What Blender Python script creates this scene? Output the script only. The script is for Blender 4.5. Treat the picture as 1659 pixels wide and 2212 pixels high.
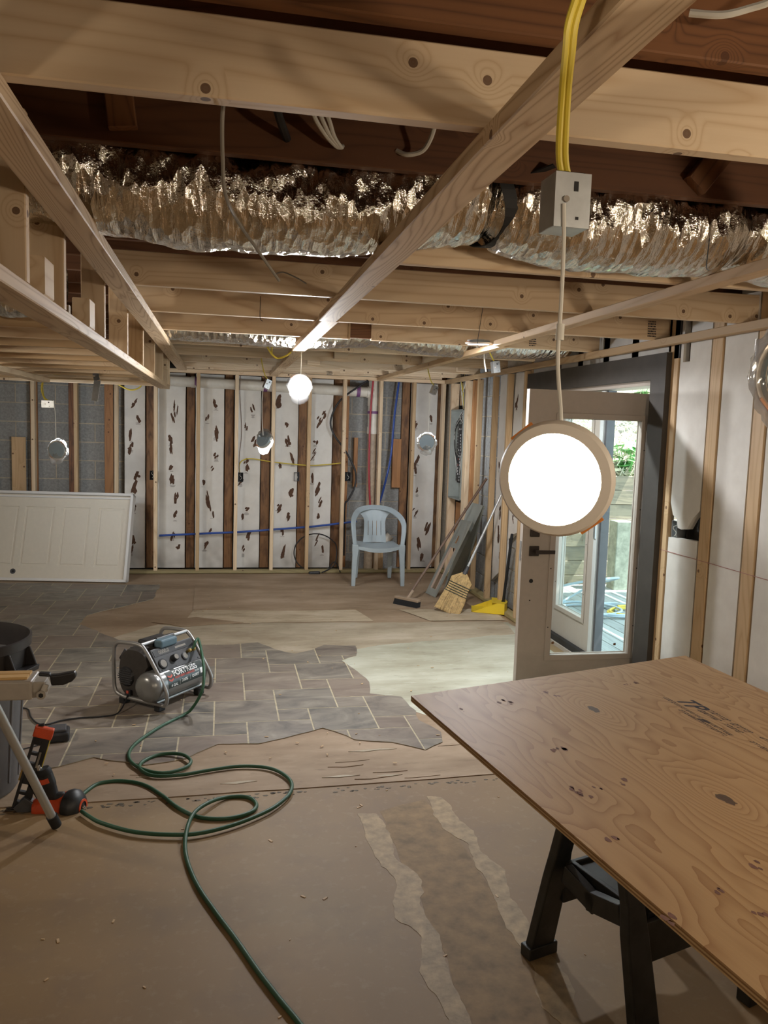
import bpy, bmesh, math, random
from mathutils import Vector, Matrix, noise
random.seed(7)
S = bpy.context.scene
C = S.collection
for o in list(bpy.data.objects): bpy.data.objects.remove(o)

# ------------------------------------------------------------------ camera
CAMH = 1.67
FPX = 1740.0
PITCH, ROLL, YAW = 0.10363836, 0.03149087, 0.20033822
fw = Vector((math.sin(YAW)*math.cos(PITCH), math.cos(YAW)*math.cos(PITCH), -math.sin(PITCH)))
rt0 = Vector((math.cos(YAW), -math.sin(YAW), 0)); up0 = rt0.cross(fw)
rt = rt0*math.cos(ROLL) + up0*math.sin(ROLL)
up = -rt0*math.sin(ROLL) + up0*math.cos(ROLL)
cam = bpy.data.objects.new('camera', bpy.data.cameras.new('camera')); C.objects.link(cam)
cam.matrix_world = Matrix(((rt.x, up.x, -fw.x, 0), (rt.y, up.y, -fw.y, 0), (rt.z, up.z, -fw.z, CAMH), (0, 0, 0, 1)))
cam.data.sensor_fit = 'VERTICAL'; cam.data.sensor_height = 36; cam.data.lens = FPX*36/2212
cam.data.clip_start = 0.05
S.camera = cam
def at(x, y, X=None, Y=None, Z=None):
    """Point of the room that stands on a known wall, joist or floor plane."""
    d = fw*FPX + rt*(x-829.5) - up*(y-1106)
    t = X/d.x if X is not None else Y/d.y if Y is not None else (Z-CAMH)/d.z
    return d*t + Vector((0, 0, CAMH))

# ------------------------------------------------------------------ light and exposure
S.view_settings.view_transform = 'Standard'; S.view_settings.look = 'None'
S.view_settings.gamma = 1; S.view_settings.use_curve_mapping = False
S.view_settings.exposure = 0.0
w = bpy.data.worlds.new('world'); S.world = w; w.use_nodes = True
bg = w.node_tree.nodes['Background']; bg.inputs[0].default_value = (0.72, 0.90, 1.0, 1); bg.inputs[1].default_value = 7.0
sun = bpy.data.objects.new('sun', bpy.data.lights.new('sun', 'SUN')); C.objects.link(sun)
sun.data.energy = 30; sun.data.angle = 0.009; sun.data.color = (1, .96, .88)
sun.rotation_euler = Vector((-0.45, 0.10, -0.85)).to_track_quat('-Z', 'Y').to_euler()
prt = bpy.data.objects.new('doorway_daylight_portal', bpy.data.lights.new('doorway_daylight_portal', 'AREA')); C.objects.link(prt)
prt.data.shape = 'RECTANGLE'; prt.data.size = 2.0; prt.data.size_y = 2.1
prt.location = (2.80, 5.45, 1.0); prt.rotation_euler = Vector((-1, 0, 0)).to_track_quat('-Z', 'Y').to_euler()
prt.data.cycles.is_portal = True
LAMP = 260.0          # radiance of a lit wafer lamp
DIM = 265.0            # radiance of wafer lamps hung behind the camera and the added one at right
LAMPCOL = (1.0, 0.86, 0.68)

# ------------------------------------------------------------------ materials
def newmat(name):
    m = bpy.data.materials.new(name); m.use_nodes = True
    nt = m.node_tree; return m, nt, nt.nodes['Principled BSDF']
def N(nt, typ, **kw):
    n = nt.nodes.new(typ)
    for k, v in kw.items():
        if k == 'op': n.operation = v
        elif k.startswith('i'): n.inputs[int(k[1:])].default_value = v
        else: setattr(n, k, v)
    return n
def L(nt, a, b): nt.links.new(a, b)
def math_(nt, op, a, b=None, c=None):
    n = nt.nodes.new('ShaderNodeMath'); n.operation = op
    for i, v in enumerate((a, b, c)):
        if v is None: continue
        if hasattr(v, 'links'): nt.links.new(v, n.inputs[i])
        else: n.inputs[i].default_value = v
    return n.outputs[0]
def ramp(nt, fac, stops):
    r = nt.nodes.new('ShaderNodeValToRGB'); nt.links.new(fac, r.inputs[0])
    e = r.color_ramp.elements
    e[0].position, e[0].color = stops[0][0], (*stops[0][1], 1)
    e[1].position, e[1].color = stops[-1][0], (*stops[-1][1], 1)
    for p, c in stops[1:-1]:
        k = e.new(p); k.color = (*c, 1)
    return r.outputs[0]
def mix(nt, fac, a, b, mode='MIX'):
    n = nt.nodes.new('ShaderNodeMix'); n.data_type = 'RGBA'; n.blend_type = mode
    for v, i in ((fac, 0), (a, 6), (b, 7)):
        if hasattr(v, 'links'): nt.links.new(v, n.inputs[i])
        else: n.inputs[i].default_value = v if i == 0 else (*v, 1)
    return n.outputs[2]
def coords(nt, scale=(1, 1, 1), rnd=True):
    tc = nt.nodes.new('ShaderNodeTexCoord'); v = tc.outputs['Object']
    if rnd:
        oi = nt.nodes.new('ShaderNodeObjectInfo')
        k = math_(nt, 'MULTIPLY', oi.outputs['Random'], 37.0)
        a = nt.nodes.new('ShaderNodeVectorMath'); a.operation = 'ADD'
        nt.links.new(v, a.inputs[0]); nt.links.new(k, a.inputs[1]); v = a.outputs[0]
    mp = nt.nodes.new('ShaderNodeMapping'); mp.inputs['Scale'].default_value = scale
    nt.links.new(v, mp.inputs[0]); return mp.outputs[0], v
def noise_(nt, vec, scale, detail=3, rough=.5):
    n = nt.nodes.new('ShaderNodeTexNoise'); n.inputs['Scale'].default_value = scale
    n.inputs['Detail'].default_value = detail; n.inputs['Roughness'].default_value = rough
    nt.links.new(vec, n.inputs['Vector']); return n.outputs[0]
def bump(nt, p, h, strength=.2, dist=.01):
    b = nt.nodes.new('ShaderNodeBump'); b.inputs['Strength'].default_value = strength
    b.inputs['Distance'].default_value = dist
    nt.links.new(h, b.inputs['Height']); nt.links.new(b.outputs[0], p.inputs['Normal'])
def plain(name, col, rough=.5, metal=0, nz=0.0, scale=30, spec=.5):
    m, nt, p = newmat(name)
    p.inputs['Base Color'].default_value = (*col, 1)
    p.inputs['Roughness'].default_value = rough; p.inputs['Metallic'].default_value = metal
    p.inputs['Specular IOR Level'].default_value = spec
    if nz:
        v, _ = coords(nt); f = noise_(nt, v, scale, 4, .6)
        c = ramp(nt, f, [(.3, tuple(x*(1-nz) for x in col)), (.7, tuple(min(1, x*(1+nz)) for x in col))])
        L(nt, c, p.inputs['Base Color']); bump(nt, p, f, .1, .003)
    return m
def wood(name, base, dark, knot=(.10, .035, .012), rings=13.0, contrast=.62, kn=.74, rough=.62, stain=None, var=.25, fine=.25, ys=6.5):
    m, nt, p = newmat(name)
    v, raw = coords(nt, (0.55, ys, ys))
    fld = noise_(nt, v, 1.0, 1.5, .45)
    vo = nt.nodes.new('ShaderNodeTexVoronoi'); vo.voronoi_dimensions = '2D'; vo.inputs['Scale'].default_value = 7.5
    sx_ = nt.nodes.new('ShaderNodeSeparateXYZ'); nt.links.new(raw, sx_.inputs[0]); cx_n = nt.nodes.new('ShaderNodeCombineXYZ'); nt.links.new(sx_.outputs[0], cx_n.inputs[0]); nt.links.new(math_(nt, 'ADD', sx_.outputs[1], sx_.outputs[2]), cx_n.inputs[1]); nt.links.new(cx_n.outputs[0], vo.inputs['Vector'])
    sep = nt.nodes.new('ShaderNodeSeparateColor'); nt.links.new(vo.outputs['Color'], sep.inputs[0])
    has = math_(nt, 'GREATER_THAN', sep.outputs[0], kn)
    d = vo.outputs['Distance']
    near = math_(nt, 'MULTIPLY', math_(nt, 'POWER', math_(nt, 'MAXIMUM', math_(nt, 'SUBTRACT', 1.0, math_(nt, 'MULTIPLY', d, 2.4)), 0.0), 2.0), has)
    f2 = math_(nt, 'ADD', fld, math_(nt, 'MULTIPLY', near, .35))
    rg = math_(nt, 'PINGPONG', math_(nt, 'MULTIPLY', f2, rings), .5)
    lines = math_(nt, 'POWER', math_(nt, 'MULTIPLY', rg, 2.0), 3.0)
    v3, _ = coords(nt, (2.0, 160, 160)); fn = noise_(nt, v3, 1, 3, .6)
    c = mix(nt, math_(nt, 'MULTIPLY', lines, contrast), base, dark)
    c = mix(nt, math_(nt, 'MULTIPLY', fn, fine), c, dark)
    big = noise_(nt, v, .35, 2, .5)
    c = mix(nt, math_(nt, 'MULTIPLY', math_(nt, 'SUBTRACT', big, .4), .8), c, tuple(x*.75 for x in base))
    kf = math_(nt, 'MULTIPLY', has, math_(nt, 'LESS_THAN', d, .068))
    c = mix(nt, math_(nt, 'MULTIPLY', kf, .85), c, knot)
    if stain:
        vs, _ = coords(nt, (4, 14, 14)); s = noise_(nt, vs, 1.0, 4, .6)
        sm = ramp(nt, s, [(.48, (0, 0, 0)), (.68, (.8, .8, .8))])
        c = mix(nt, sm, c, stain)
    oi = nt.nodes.new('ShaderNodeObjectInfo')
    k = math_(nt, 'ADD', 1-var*.6, math_(nt, 'MULTIPLY', oi.outputs['Random'], var))
    hs = nt.nodes.new('ShaderNodeHueSaturation'); nt.links.new(c, hs.inputs['Color']); nt.links.new(k, hs.inputs['Value'])
    L(nt, hs.outputs[0], p.inputs['Base Color']); p.inputs['Roughness'].default_value = rough
    bump(nt, p, fn, .12, .002)
    return m
M = {}
M['pine'] = wood('new_pine', (.80, .63, .43), (.56, .36, .19))
M['pine_bold'] = wood('pine_cathedral_grain', (.74, .56, .36), (.36, .20, .085), rings=20, contrast=.75, kn=.93, ys=10)
M['old'] = wood('old_dark_joist', (.175, .072, .03), (.08, .03, .013), rings=14, contrast=.6, kn=.9)
M['oldred'] = wood('old_reddish_joist', (.24, .10, .036), (.09, .032, .012), rings=18, contrast=.7, kn=.9)
M['fur'] = wood('old_stained_furring', (.30, .15, .06), (.12, .05, .02), stain=(.045, .017, .008), kn=.9)
M['fur2'] = wood('old_orange_furring', (.42, .20, .075), (.2, .08, .03), kn=.85)
M['treated'] = wood('treated_plate', (.42, .34, .17), (.25, .2, .09), kn=.9)
M['furw'] = wood('wall_furring_pine', (.60, .42, .24), (.42, .26, .12), kn=.84)
M['subfloor'] = wood('subfloor_boards', (.10, .045, .02), (.05, .02, .01))

def foam():
    m, nt, p = newmat('white_foam_board')
    v, raw = coords(nt)
    f = noise_(nt, v, 5, 4, .6); g = noise_(nt, v, 1.6, 3, .6)
    c = ramp(nt, f, [(.3, (.66, .63, .585)), (.7, (.78, .755, .71))])
    tc = nt.nodes.new('ShaderNodeTexCoord'); sp = nt.nodes.new('ShaderNodeSeparateXYZ'); L(nt, tc.outputs['Object'], sp.inputs[0])
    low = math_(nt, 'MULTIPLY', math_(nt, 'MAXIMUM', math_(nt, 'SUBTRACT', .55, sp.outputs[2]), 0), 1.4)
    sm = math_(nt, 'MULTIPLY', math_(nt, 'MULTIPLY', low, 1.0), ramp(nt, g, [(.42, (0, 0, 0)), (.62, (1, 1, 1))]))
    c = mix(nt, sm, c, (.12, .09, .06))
    L(nt, c, p.inputs['Base Color']); p.inputs['Roughness'].default_value = .75
    bump(nt, p, f, .08, .004); return m
M['foam'] = foam()
M['smear'] = plain('brown_panel_adhesive', (.085, .038, .018), .8, nz=.4, scale=60)
M['block'] = plain('grey_concrete_block', (.29, .29, .28), .95, nz=.22, scale=45)
M['mortar'] = plain('tan_mortar', (.50, .43, .33), .95, nz=.15)
M['dark'] = plain('dark_cavity', (.035, .028, .022), .9, nz=.3)
def concrete():
    m, nt, p = newmat('brown_worn_concrete')
    v, raw = coords(nt, rnd=False)
    a = noise_(nt, v, .55, 3, .55); b = noise_(nt, v, 3.5, 5, .65); d = noise_(nt, v, 24, 4, .6)
    c = ramp(nt, a, [(.35, (.20, .122, .054)), (.5, (.262, .168, .078)), (.68, (.305, .212, .112))])
    c = mix(nt, ramp(nt, b, [(.48, (0, 0, 0)), (.72, (.5, .5, .5))]), c, (.18, .12, .075))
    c = mix(nt, ramp(nt, d, [(.55, (0, 0, 0)), (.8, (.35, .35, .35))]), c, (.40, .31, .2))
    L(nt, c, p.inputs['Base Color']); p.inputs['Roughness'].default_value = .62
    bump(nt, p, b, .12, .004); return m
M['concrete'] = concrete()
def board(name, c1, c2, c3, s=1.0):
    m, nt, p = newmat(name)
    v, raw = coords(nt, (1, 2.6, 1), rnd=False)
    a = noise_(nt, v, 1.1*s, 4, .6); b = noise_(nt, v, 7*s, 5, .7)
    c = ramp(nt, a, [(.34, c1), (.52, c2), (.7, c3)])
    c = mix(nt, ramp(nt, b, [(.55, (0, 0, 0)), (.75, (.55, .55, .55))]), c, c3)
    c = mix(nt, ramp(nt, b, [(.28, (.5, .5, .5)), (.42, (0, 0, 0))]), c, tuple(x*.6 for x in c1))
    L(nt, c, p.inputs['Base Color']); p.inputs['Roughness'].default_value = .7
    bump(nt, p, b, .15, .003); return m
M['board'] = board('brown_underlayment', (.245, .165, .098), (.33, .235, .15), (.43, .32, .22))
M['board2'] = board('dusty_underlayment', (.31, .25, .17), (.40, .335, .24), (.50, .43, .33), 1.5)
M['skim'] = board('pale_grey_green_skim_coat', (.30, .28, .20), (.42, .41, .32), (.54, .545, .45), .9)
M['tanpatch'] = board('tan_paper_backing', (.36, .28, .18), (.48, .39, .27), (.56, .48, .36), 2.5)
def slate():
    m, nt, p = newmat('slate_pattern_vinyl')
    v, raw = coords(nt, (1, 1.7, 1))
    a = noise_(nt, v, 3.2, 6, .62); n = nt.nodes[-1]
    for q in nt.nodes:
        if q.type == 'TEX_NOISE': q.inputs['Distortion'].default_value = 1.2
    c = ramp(nt, a, [(.32, (.085, .078, .07)), (.46, (.165, .148, .125)), (.56, (.21, .188, .155)), (.70, (.31, .28, .225))])
    oi = nt.nodes.new('ShaderNodeObjectInfo')
    c = mix(nt, math_(nt, 'MULTIPLY', oi.outputs['Random'], .5), c, (.235, .165, .125))
    g, _ = coords(nt, rnd=False)
    L(nt, c, p.inputs['Base Color']); p.inputs['Roughness'].default_value = .5
    bump(nt, p, a, .2, .003); return m
M['slate'] = slate()
M['grout'] = plain('tan_vinyl_joint', (.44, .38, .26), .7, nz=.2)
def foil():
    m, nt, p = newmat('crumpled_silver_foil')
    v, raw = coords(nt, (1.2, 1, 1), rnd=False)
    a = noise_(nt, v, 22, 5, .65); v2, _ = coords(nt, (24, 3, 3), rnd=False); b = noise_(nt, v2, 1, 4, .6)
    p.inputs['Base Color'].default_value = (.74, .70, .64, 1)
    p.inputs['Metallic'].default_value = 1; p.inputs['Roughness'].default_value = .12
    vo = nt.nodes.new('ShaderNodeTexVoronoi'); vo.inputs['Scale'].default_value = 1.0
    v3, _ = coords(nt, (34, 15, 15), rnd=False); L(nt, v3, vo.inputs['Vector'])
    s = math_(nt, 'ADD', math_(nt, 'ADD', math_(nt, 'MULTIPLY', a, .5), b), math_(nt, 'MULTIPLY', vo.outputs['Distance'], .9))
    bump(nt, p, s, .9, .016); return m
M['foil'] = foil()
M['galv'] = plain('galvanised_steel', (.55, .57, .58), .38, .9, nz=.12, scale=20)
M['steel'] = plain('brushed_steel_tube', (.34, .335, .33), .42, .7)
M['chrome'] = plain('chrome', (.75, .75, .75), .12, 1)
M['brass'] = plain('brass_fitting', (.55, .4, .14), .3, 1)
M['black'] = plain('black_plastic', (.018, .018, .02), .45, nz=.2)
M['blackm'] = plain('matt_black', (.012, .012, .013), .7)
M['sawblack'] = plain('scuffed_black_plastic', (.022, .022, .021), .42, nz=.55, scale=12)
M['dkgrey'] = plain('dark_grey_plastic', (.06, .06, .065), .5, nz=.15)
M['blue_sw'] = plain('blue_grey_plastic', (.10, .16, .2), .5)
M['red'] = plain('orange_red_plastic', (.62, .075, .02), .42, nz=.1)
M['green'] = plain('green_rubber_hose', (.022, .085, .04), .5)
M['yellow'] = plain('yellow_cable', (.62, .48, .05), .5)
M['whitecab'] = plain('white_cable', (.66, .64, .58), .5)
M['greycab'] = plain('grey_cable', (.25, .23, .2), .6)
M['blackcab'] = plain('black_cable', (.015, .015, .017), .5)
M['bluepex'] = plain('blue_pex_pipe', (.02, .07, .33), .4)
M['redpex'] = plain('red_pex_pipe', (.38, .03, .045), .4)
M['pvc'] = plain('white_pvc', (.70, .66, .58), .4, nz=.05)
M['purple'] = plain('purple_primer', (.2, .08, .22), .5)
M['pvcdirty'] = plain('tan_dirty_pvc', (.40, .31, .22), .5, nz=.2)
M['orangew'] = plain('orange_spring_clip', (.7, .25, .05), .4)
M['chair'] = plain('pale_blue_plastic', (.37, .43, .46), .42, nz=.06, scale=6)
M['door_taupe'] = plain('taupe_door_paint', (.43, .375, .325), .48, nz=.03)
M['buck'] = plain('dark_grey_door_surround', (.052, .044, .037), .7, nz=.15, scale=8)
M['bronze'] = plain('dark_bronze', (.05, .04, .035), .4, .6)
M['alum'] = plain('pale_weatherstrip', (.56, .58, .58), .45)
M['whitedoor'] = plain('cream_primed_door', (.68, .62, .52), .5, nz=.02)
M['whitejamb'] = plain('white_jamb', (.72, .70, .68), .5)
M['panelgrey'] = plain('grey_panel_steel', (.34, .36, .33), .5, .2, nz=.1, scale=8)
M['canplast'] = plain('grey_bin_plastic', (.14, .14, .145), .5, nz=.12, scale=8)
M['canrim'] = plain('dark_bin_plastic', (.03, .026, .026), .38, nz=.2, scale=10)
M['lightgrey'] = plain('warm_grey_enamel', (.40, .36, .31), .4, nz=.05)
M['silver'] = plain('silver_tube', (.55, .57, .58), .35, .7)
M['standwood'] = wood('jaw_face_wood', (.75, .48, .2), (.5, .27, .09), kn=.95)
M['tank'] = plain('grey_tank_enamel', (.25, .25, .245), .28, .45)
M['decal'] = plain('dark_decal', (.022, .035, .032), .35)
M['ink'] = plain('black_ink', (.02, .018, .03), .7)
M['inkwhite'] = plain('white_print', (.8, .8, .8), .5)
M['inkred'] = plain('red_print', (.55, .09, .06), .5)
M['straw'] = plain('broom_corn', (.52, .36, .16), .75, nz=.3, scale=40)
M['blackthread'] = plain('broom_stitching', (.04, .05, .04), .7)
M['brownstick'] = plain('brown_stick', (.16, .10, .07), .5, nz=.15)
M['brushtan'] = plain('tan_brush_block', (.35, .26, .18), .6)
M['panyellow'] = plain('yellow_plastic', (.78, .56, .03), .38)
M['rim'] = plain('white_lamp_rim', (.74, .68, .60), .5)
M['lamphouse'] = plain('blue_grey_lamp_housing', (.26, .33, .38), .4, .2)
M['bushing'] = plain('grey_bushing', (.3, .26, .22), .6)
def emit(name, col, st):
    m, nt, p = newmat(name); p.inputs['Base Color'].default_value = (.8, .8, .8, 1)
    p.inputs['Emission Color'].default_value = (*col, 1); p.inputs['Emission Strength'].default_value = st; return m
M['lit'] = emit('lit_diffuser', LAMPCOL, LAMP)
M['litfar'] = emit('lit_diffuser_cool', (.97, .98, 1.0), 1000)
M['litback'] = emit('lit_diffuser_behind', (1.0, .83, .62), DIM)
M['litcool'] = emit('lit_diffuser_daylight', (.86, .93, 1.0), 330)
M['fillleft'] = emit('fill_diffuser_left', (1.0, .9, .76), 520)  # for the unseen lamp added at left as fill
M['litstrip'] = emit('lit_diffuser_on_strip', (.97, .98, 1.0), 1200)
M['unlit'] = plain('frosted_diffuser', (.7, .7, .68), .5)
def glass():
    m, nt, p = newmat('window_glass')
    t = nt.nodes.new('ShaderNodeBsdfTransparent'); g = nt.nodes.new('ShaderNodeBsdfGlossy'); g.inputs['Roughness'].default_value = .02
    f = nt.nodes.new('ShaderNodeLayerWeight'); f.inputs[0].default_value = .5; fo = math_(nt, 'ADD', .03, math_(nt, 'MULTIPLY', math_(nt, 'POWER', f.outputs['Facing'], 5.0), .9))
    mx = nt.nodes.new('ShaderNodeMixShader'); L(nt, fo, mx.inputs[0]); L(nt, t.outputs[0], mx.inputs[1]); L(nt, g.outputs[0], mx.inputs[2])
    t.inputs[0].default_value = (.93, .97, .97, 1)
    L(nt, mx.outputs[0], nt.nodes['Material Output'].inputs[0]); return m
M['glass'] = glass()
def bagm(nm='thin_clear_plastic', op=.5):
    m, nt, p = newmat(nm)
    t = nt.nodes.new('ShaderNodeBsdfTransparent'); t.inputs[0].default_value = (.9, .9, .9, 1)
    g = nt.nodes.new('ShaderNodeBsdfGlossy'); g.inputs['Roughness'].default_value = .12
    d = nt.nodes.new('ShaderNodeBsdfTranslucent'); d.inputs[0].default_value = (.85, .85, .85, 1)
    v, raw = coords(nt); f = noise_(nt, v, 30, 3, .6)
    b = nt.nodes.new('ShaderNodeBump'); b.inputs['Strength'].default_value = .9; L(nt, f, b.inputs['Height']); L(nt, b.outputs[0], g.inputs['Normal'])
    m1 = nt.nodes.new('ShaderNodeMixShader'); m1.inputs[0].default_value = .5; L(nt, g.outputs[0], m1.inputs[1]); L(nt, d.outputs[0], m1.inputs[2])
    m2 = nt.nodes.new('ShaderNodeMixShader'); m2.inputs[0].default_value = op; L(nt, t.outputs[0], m2.inputs[1]); L(nt, m1.outputs[0], m2.inputs[2])
    L(nt, m2.outputs[0], nt.nodes['Material Output'].inputs[0]); return m
M['bag'] = bagm(); M['bagclear'] = bagm('clear_film', .035)
M['timber'] = wood('weathered_timber', (.30, .25, .17), (.12, .10, .07), stain=(.14, .12, .085), kn=.9)
M['deck'] = wood('weathered_deck', (.30, .34, .33), (.16, .18, .18), kn=.95)
M['soil'] = plain('leaf_litter_soil', (.20, .17, .12), .95, nz=.5, scale=12)
M['strawm'] = plain('dry_straw', (.52, .50, .36), .8, nz=.3)
M['leaf'] = plain('green_leaf', (.10, .32, .07), .5, nz=.3, scale=10)
M['postc'] = plain('mossy_concrete_post', (.22, .24, .19), .9, nz=.3, scale=15)

# ------------------------------------------------------------------ mesh helpers
class MB:
    def __init__(s): s.v = []; s.f = []; s.smooth = False
    def box(s, x0, x1, y0, y1, z0, z1):
        return s.hexa([Vector(q) for q in ((x0,y0,z0),(x1,y0,z0),(x1,y1,z0),(x0,y1,z0),(x0,y0,z1),(x1,y0,z1),(x1,y1,z1),(x0,y1,z1))])
    def hexa(s, p):
        n = len(s.v); s.v += [Vector(q) for q in p]
        s.f += [tuple(n+i for i in q) for q in ((0,3,2,1),(4,5,6,7),(0,1,5,4),(1,2,6,5),(2,3,7,6),(3,0,4,7))]; return s
    def obox(s, c, ax, ay, az, hx, hy, hz):
        c = Vector(c); ax = Vector(ax).normalized(); ay = Vector(ay).normalized(); az = Vector(az).normalized()
        return s.hexa([c+ax*(i*hx)+ay*(j*hy)+az*(k*hz) for k in (-1,1) for i, j in ((-1,-1),(1,-1),(1,1),(-1,1))])
    def bar(s, a, b, w, t, upv=(0, 0, 1)):
        a = Vector(a); b = Vector(b); d = (b-a).normalized(); u = Vector(upv)
        if abs(d.dot(u)) > .95: u = Vector((0, 1, 0))
        sd = d.cross(u).normalized(); uu = sd.cross(d)
        return s.obox((a+b)/2, d, sd, uu, (b-a).length/2, w/2, t/2)
    def prism(s, poly, fn, t0, t1):
        """poly: 2D points; fn(x, y, t) -> 3D"""
        n = len(s.v); k = len(poly)
        s.v += [Vector(fn(x, y, t0)) for x, y in poly] + [Vector(fn(x, y, t1)) for x, y in poly]
        s.f.append(tuple(n+k-1-i for i in range(k))); s.f.append(tuple(n+k+i for i in range(k)))
        for i in range(k):
            j = (i+1) % k; s.f.append((n+i, n+j, n+k+j, n+k+i))
        return s
    def tube(s, path, r, n=10, cap=True, squash=None):
        P = [Vector(p) for p in path]; R = r if isinstance(r, (list, tuple)) else [r]*len(P)
        base = len(s.v); u = None
        for i, p in enumerate(P):
            d = (P[min(i+1, len(P)-1)] - P[max(i-1, 0)]).normalized()
            if u is None:
                u = Vector((0, 0, 1)) if abs(d.z) < .9 else Vector((1, 0, 0))
            u = (u - d*u.dot(d)).normalized(); b = d.cross(u)
            for k in range(n):
                a = 2*math.pi*k/n
                s.v.append(p + (u*math.cos(a)*(squash or 1) + b*math.sin(a))*R[i])
        for i in range(len(P)-1):
            for k in range(n):
                j = (k+1) % n
                s.f.append((base+i*n+k, base+i*n+j, base+(i+1)*n+j, base+(i+1)*n+k))
        if cap:
            s.f.append(tuple(base+n-1-k for k in range(n))); s.f.append(tuple(base+(len(P)-1)*n+k for k in range(n)))
        s.smooth = True; return s
    def lathe(s, prof, o, axis, n=32, start=None):
        """prof: (distance along axis, radius)"""
        o = Vector(o); ax = Vector(axis).normalized()
        u = Vector((0, 0, 1)) if abs(ax.z) < .9 else Vector((1, 0, 0))
        u = (u-ax*u.dot(ax)).normalized(); b = ax.cross(u); base = len(s.v)
        for h, r in prof:
            for k in range(n):
                a = 2*math.pi*k/n; s.v.append(o + ax*h + (u*math.cos(a)+b*math.sin(a))*max(r, 1e-5))
        for i in range(len(prof)-1):
            for k in range(n):
                j = (k+1) % n; s.f.append((base+i*n+k, base+i*n+j, base+(i+1)*n+j, base+(i+1)*n+k))
        s.smooth = True; return s
    def grid(s, fn, nu, nv):
        b = len(s.v)
        for i in range(nu+1):
            for j in range(nv+1): s.v.append(Vector(fn(i/nu, j/nv)))
        for i in range(nu):
            for j in range(nv):
                a = b+i*(nv+1)+j; s.f.append((a, a+nv+1, a+nv+2, a+1))
        s.smooth = True; return s
    def mesh(s, name):
        me = bpy.data.meshes.new(name); me.from_pydata([tuple(v) for v in s.v], [], s.f)
        bm = bmesh.new(); bm.from_mesh(me)
        bmesh.ops.recalc_face_normals(bm, faces=bm.faces[:])
        bm.to_mesh(me); bm.free()
        if s.smooth:
            me.polygons.foreach_set('use_smooth', [True]*len(me.polygons))
            me.set_sharp_from_angle(angle=math.radians(40))
        me.update(); return me
    def obj(s, name, mat, parent=None, bevel=0, seg=2, subd=0):
        o = bpy.data.objects.new(name, s.mesh(name)); C.objects.link(o)
        o.data.materials.append(M[mat] if isinstance(mat, str) else mat)
        if parent: put(o, parent)
        if bevel:
            b = o.modifiers.new('bevel', 'BEVEL'); b.width = bevel; b.segments = seg; b.limit_method = 'ANGLE'
        if subd:
            b = o.modifiers.new('subd', 'SUBSURF'); b.levels = b.render_levels = subd
        return o
def put(o, parent):
    o.parent = parent; o.matrix_parent_inverse = wm(parent).inverted(); return o
def wm(o):
    return (wm(o.parent) @ o.matrix_parent_inverse @ o.matrix_basis) if o.parent else o.matrix_basis.copy()
def tag(o, label=None, cat=None, group=None, kind=None):
    if label: o['label'] = label
    if cat: o['category'] = cat
    if group: o['group'] = group
    if kind: o['kind'] = kind
    return o
def thing(name, label, cat, loc=(0, 0, 0), group=None):
    o = bpy.data.objects.new(name, None); C.objects.link(o); o.location = loc
    o.empty_display_size = .05
    return tag(o, label, cat, group)
def smooth_path(P, k=6):
    P = [Vector(p) for p in P]; out = []
    for i in range(len(P)-1):
        a, b, c, d = P[max(i-1, 0)], P[i], P[i+1], P[min(i+2, len(P)-1)]
        for j in range(k):
            t = j/k
            out.append(.5*((2*b)+(c-a)*t+(2*a-5*b+4*c-d)*t*t+(3*b-a-3*c+d)*t**3))
    out.append(P[-1]); return out
def lum(name, x0, x1, y0, y1, z0, z1, mat, parent, rot=0):
    """one stick of lumber; its mesh runs along local X so that the grain follows it"""
    d = [x1-x0, y1-y0, z1-z0]; ax = d.index(max(d))
    c = Vector(((x0+x1)/2, (y0+y1)/2, (z0+z1)/2))
    ln = d[ax]; o2 = [d[i] for i in range(3) if i != ax]
    if ax == 0: R = Matrix.Identity(3); w_, t_ = d[1], d[2]
    elif ax == 1: R = Matrix.Rotation(math.pi/2, 3, 'Z'); w_, t_ = d[0], d[2]
    else: R = Matrix.Rotation(-math.pi/2, 3, 'Y'); w_, t_ = d[1], d[0]
    return stick(name, c, R, ln, w_, t_, mat, parent)
def stick(name, c, R, ln, w_, t_, mat, parent):
    mb = MB(); e = min(.003, w_*.2, t_*.2); a, b = w_/2, t_/2
    sec = [(-a+e, -b), (a-e, -b), (a, -b+e), (a, b-e), (a-e, b), (-a+e, b), (-a, b-e), (-a, -b+e)]
    mb.prism(sec, lambda x, y, t: (t, x, y), -ln/2, ln/2)
    o = mb.obj(name, mat); T = Matrix.Translation(c) @ R.to_4x4()
    o.matrix_basis = T
    return put(o, parent) if parent else o
def lum2(name, a, b, w_, t_, mat, parent, upv=(0, 0, 1)):
    a = Vector(a); b = Vector(b); d = (b-a).normalized(); u = Vector(upv)
    sd = u.cross(d).normalized(); uu = d.cross(sd)
    R = Matrix((d, sd, uu)).transposed()
    return stick(name, (a+b)/2, R, (b-a).length, w_, t_, mat, parent)
def text_flat(mb, s, size, fn, extrude=None, bold=0.0):
    """letters as flat faces mapped by fn(x, y)"""
    cu = bpy.data.curves.new('letters', 'FONT'); cu.body = s; cu.size = size; cu.offset = bold; cu.resolution_u = 3
    ob = bpy.data.objects.new('letters', cu); C.objects.link(ob); bpy.context.view_layer.update()
    me = bpy.data.meshes.new_from_object(ob)
    n = len(mb.v)
    xs = [v.co.x for v in me.vertices]; wdt = max(xs) if xs else 0
    for v in me.vertices: mb.v.append(Vector(fn(v.co.x, v.co.y)))
    for p in me.polygons: mb.f.append(tuple(n+i for i in p.vertices))
    bpy.data.objects.remove(ob); bpy.data.curves.remove(cu); bpy.data.meshes.remove(me)
    return wdt
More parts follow.
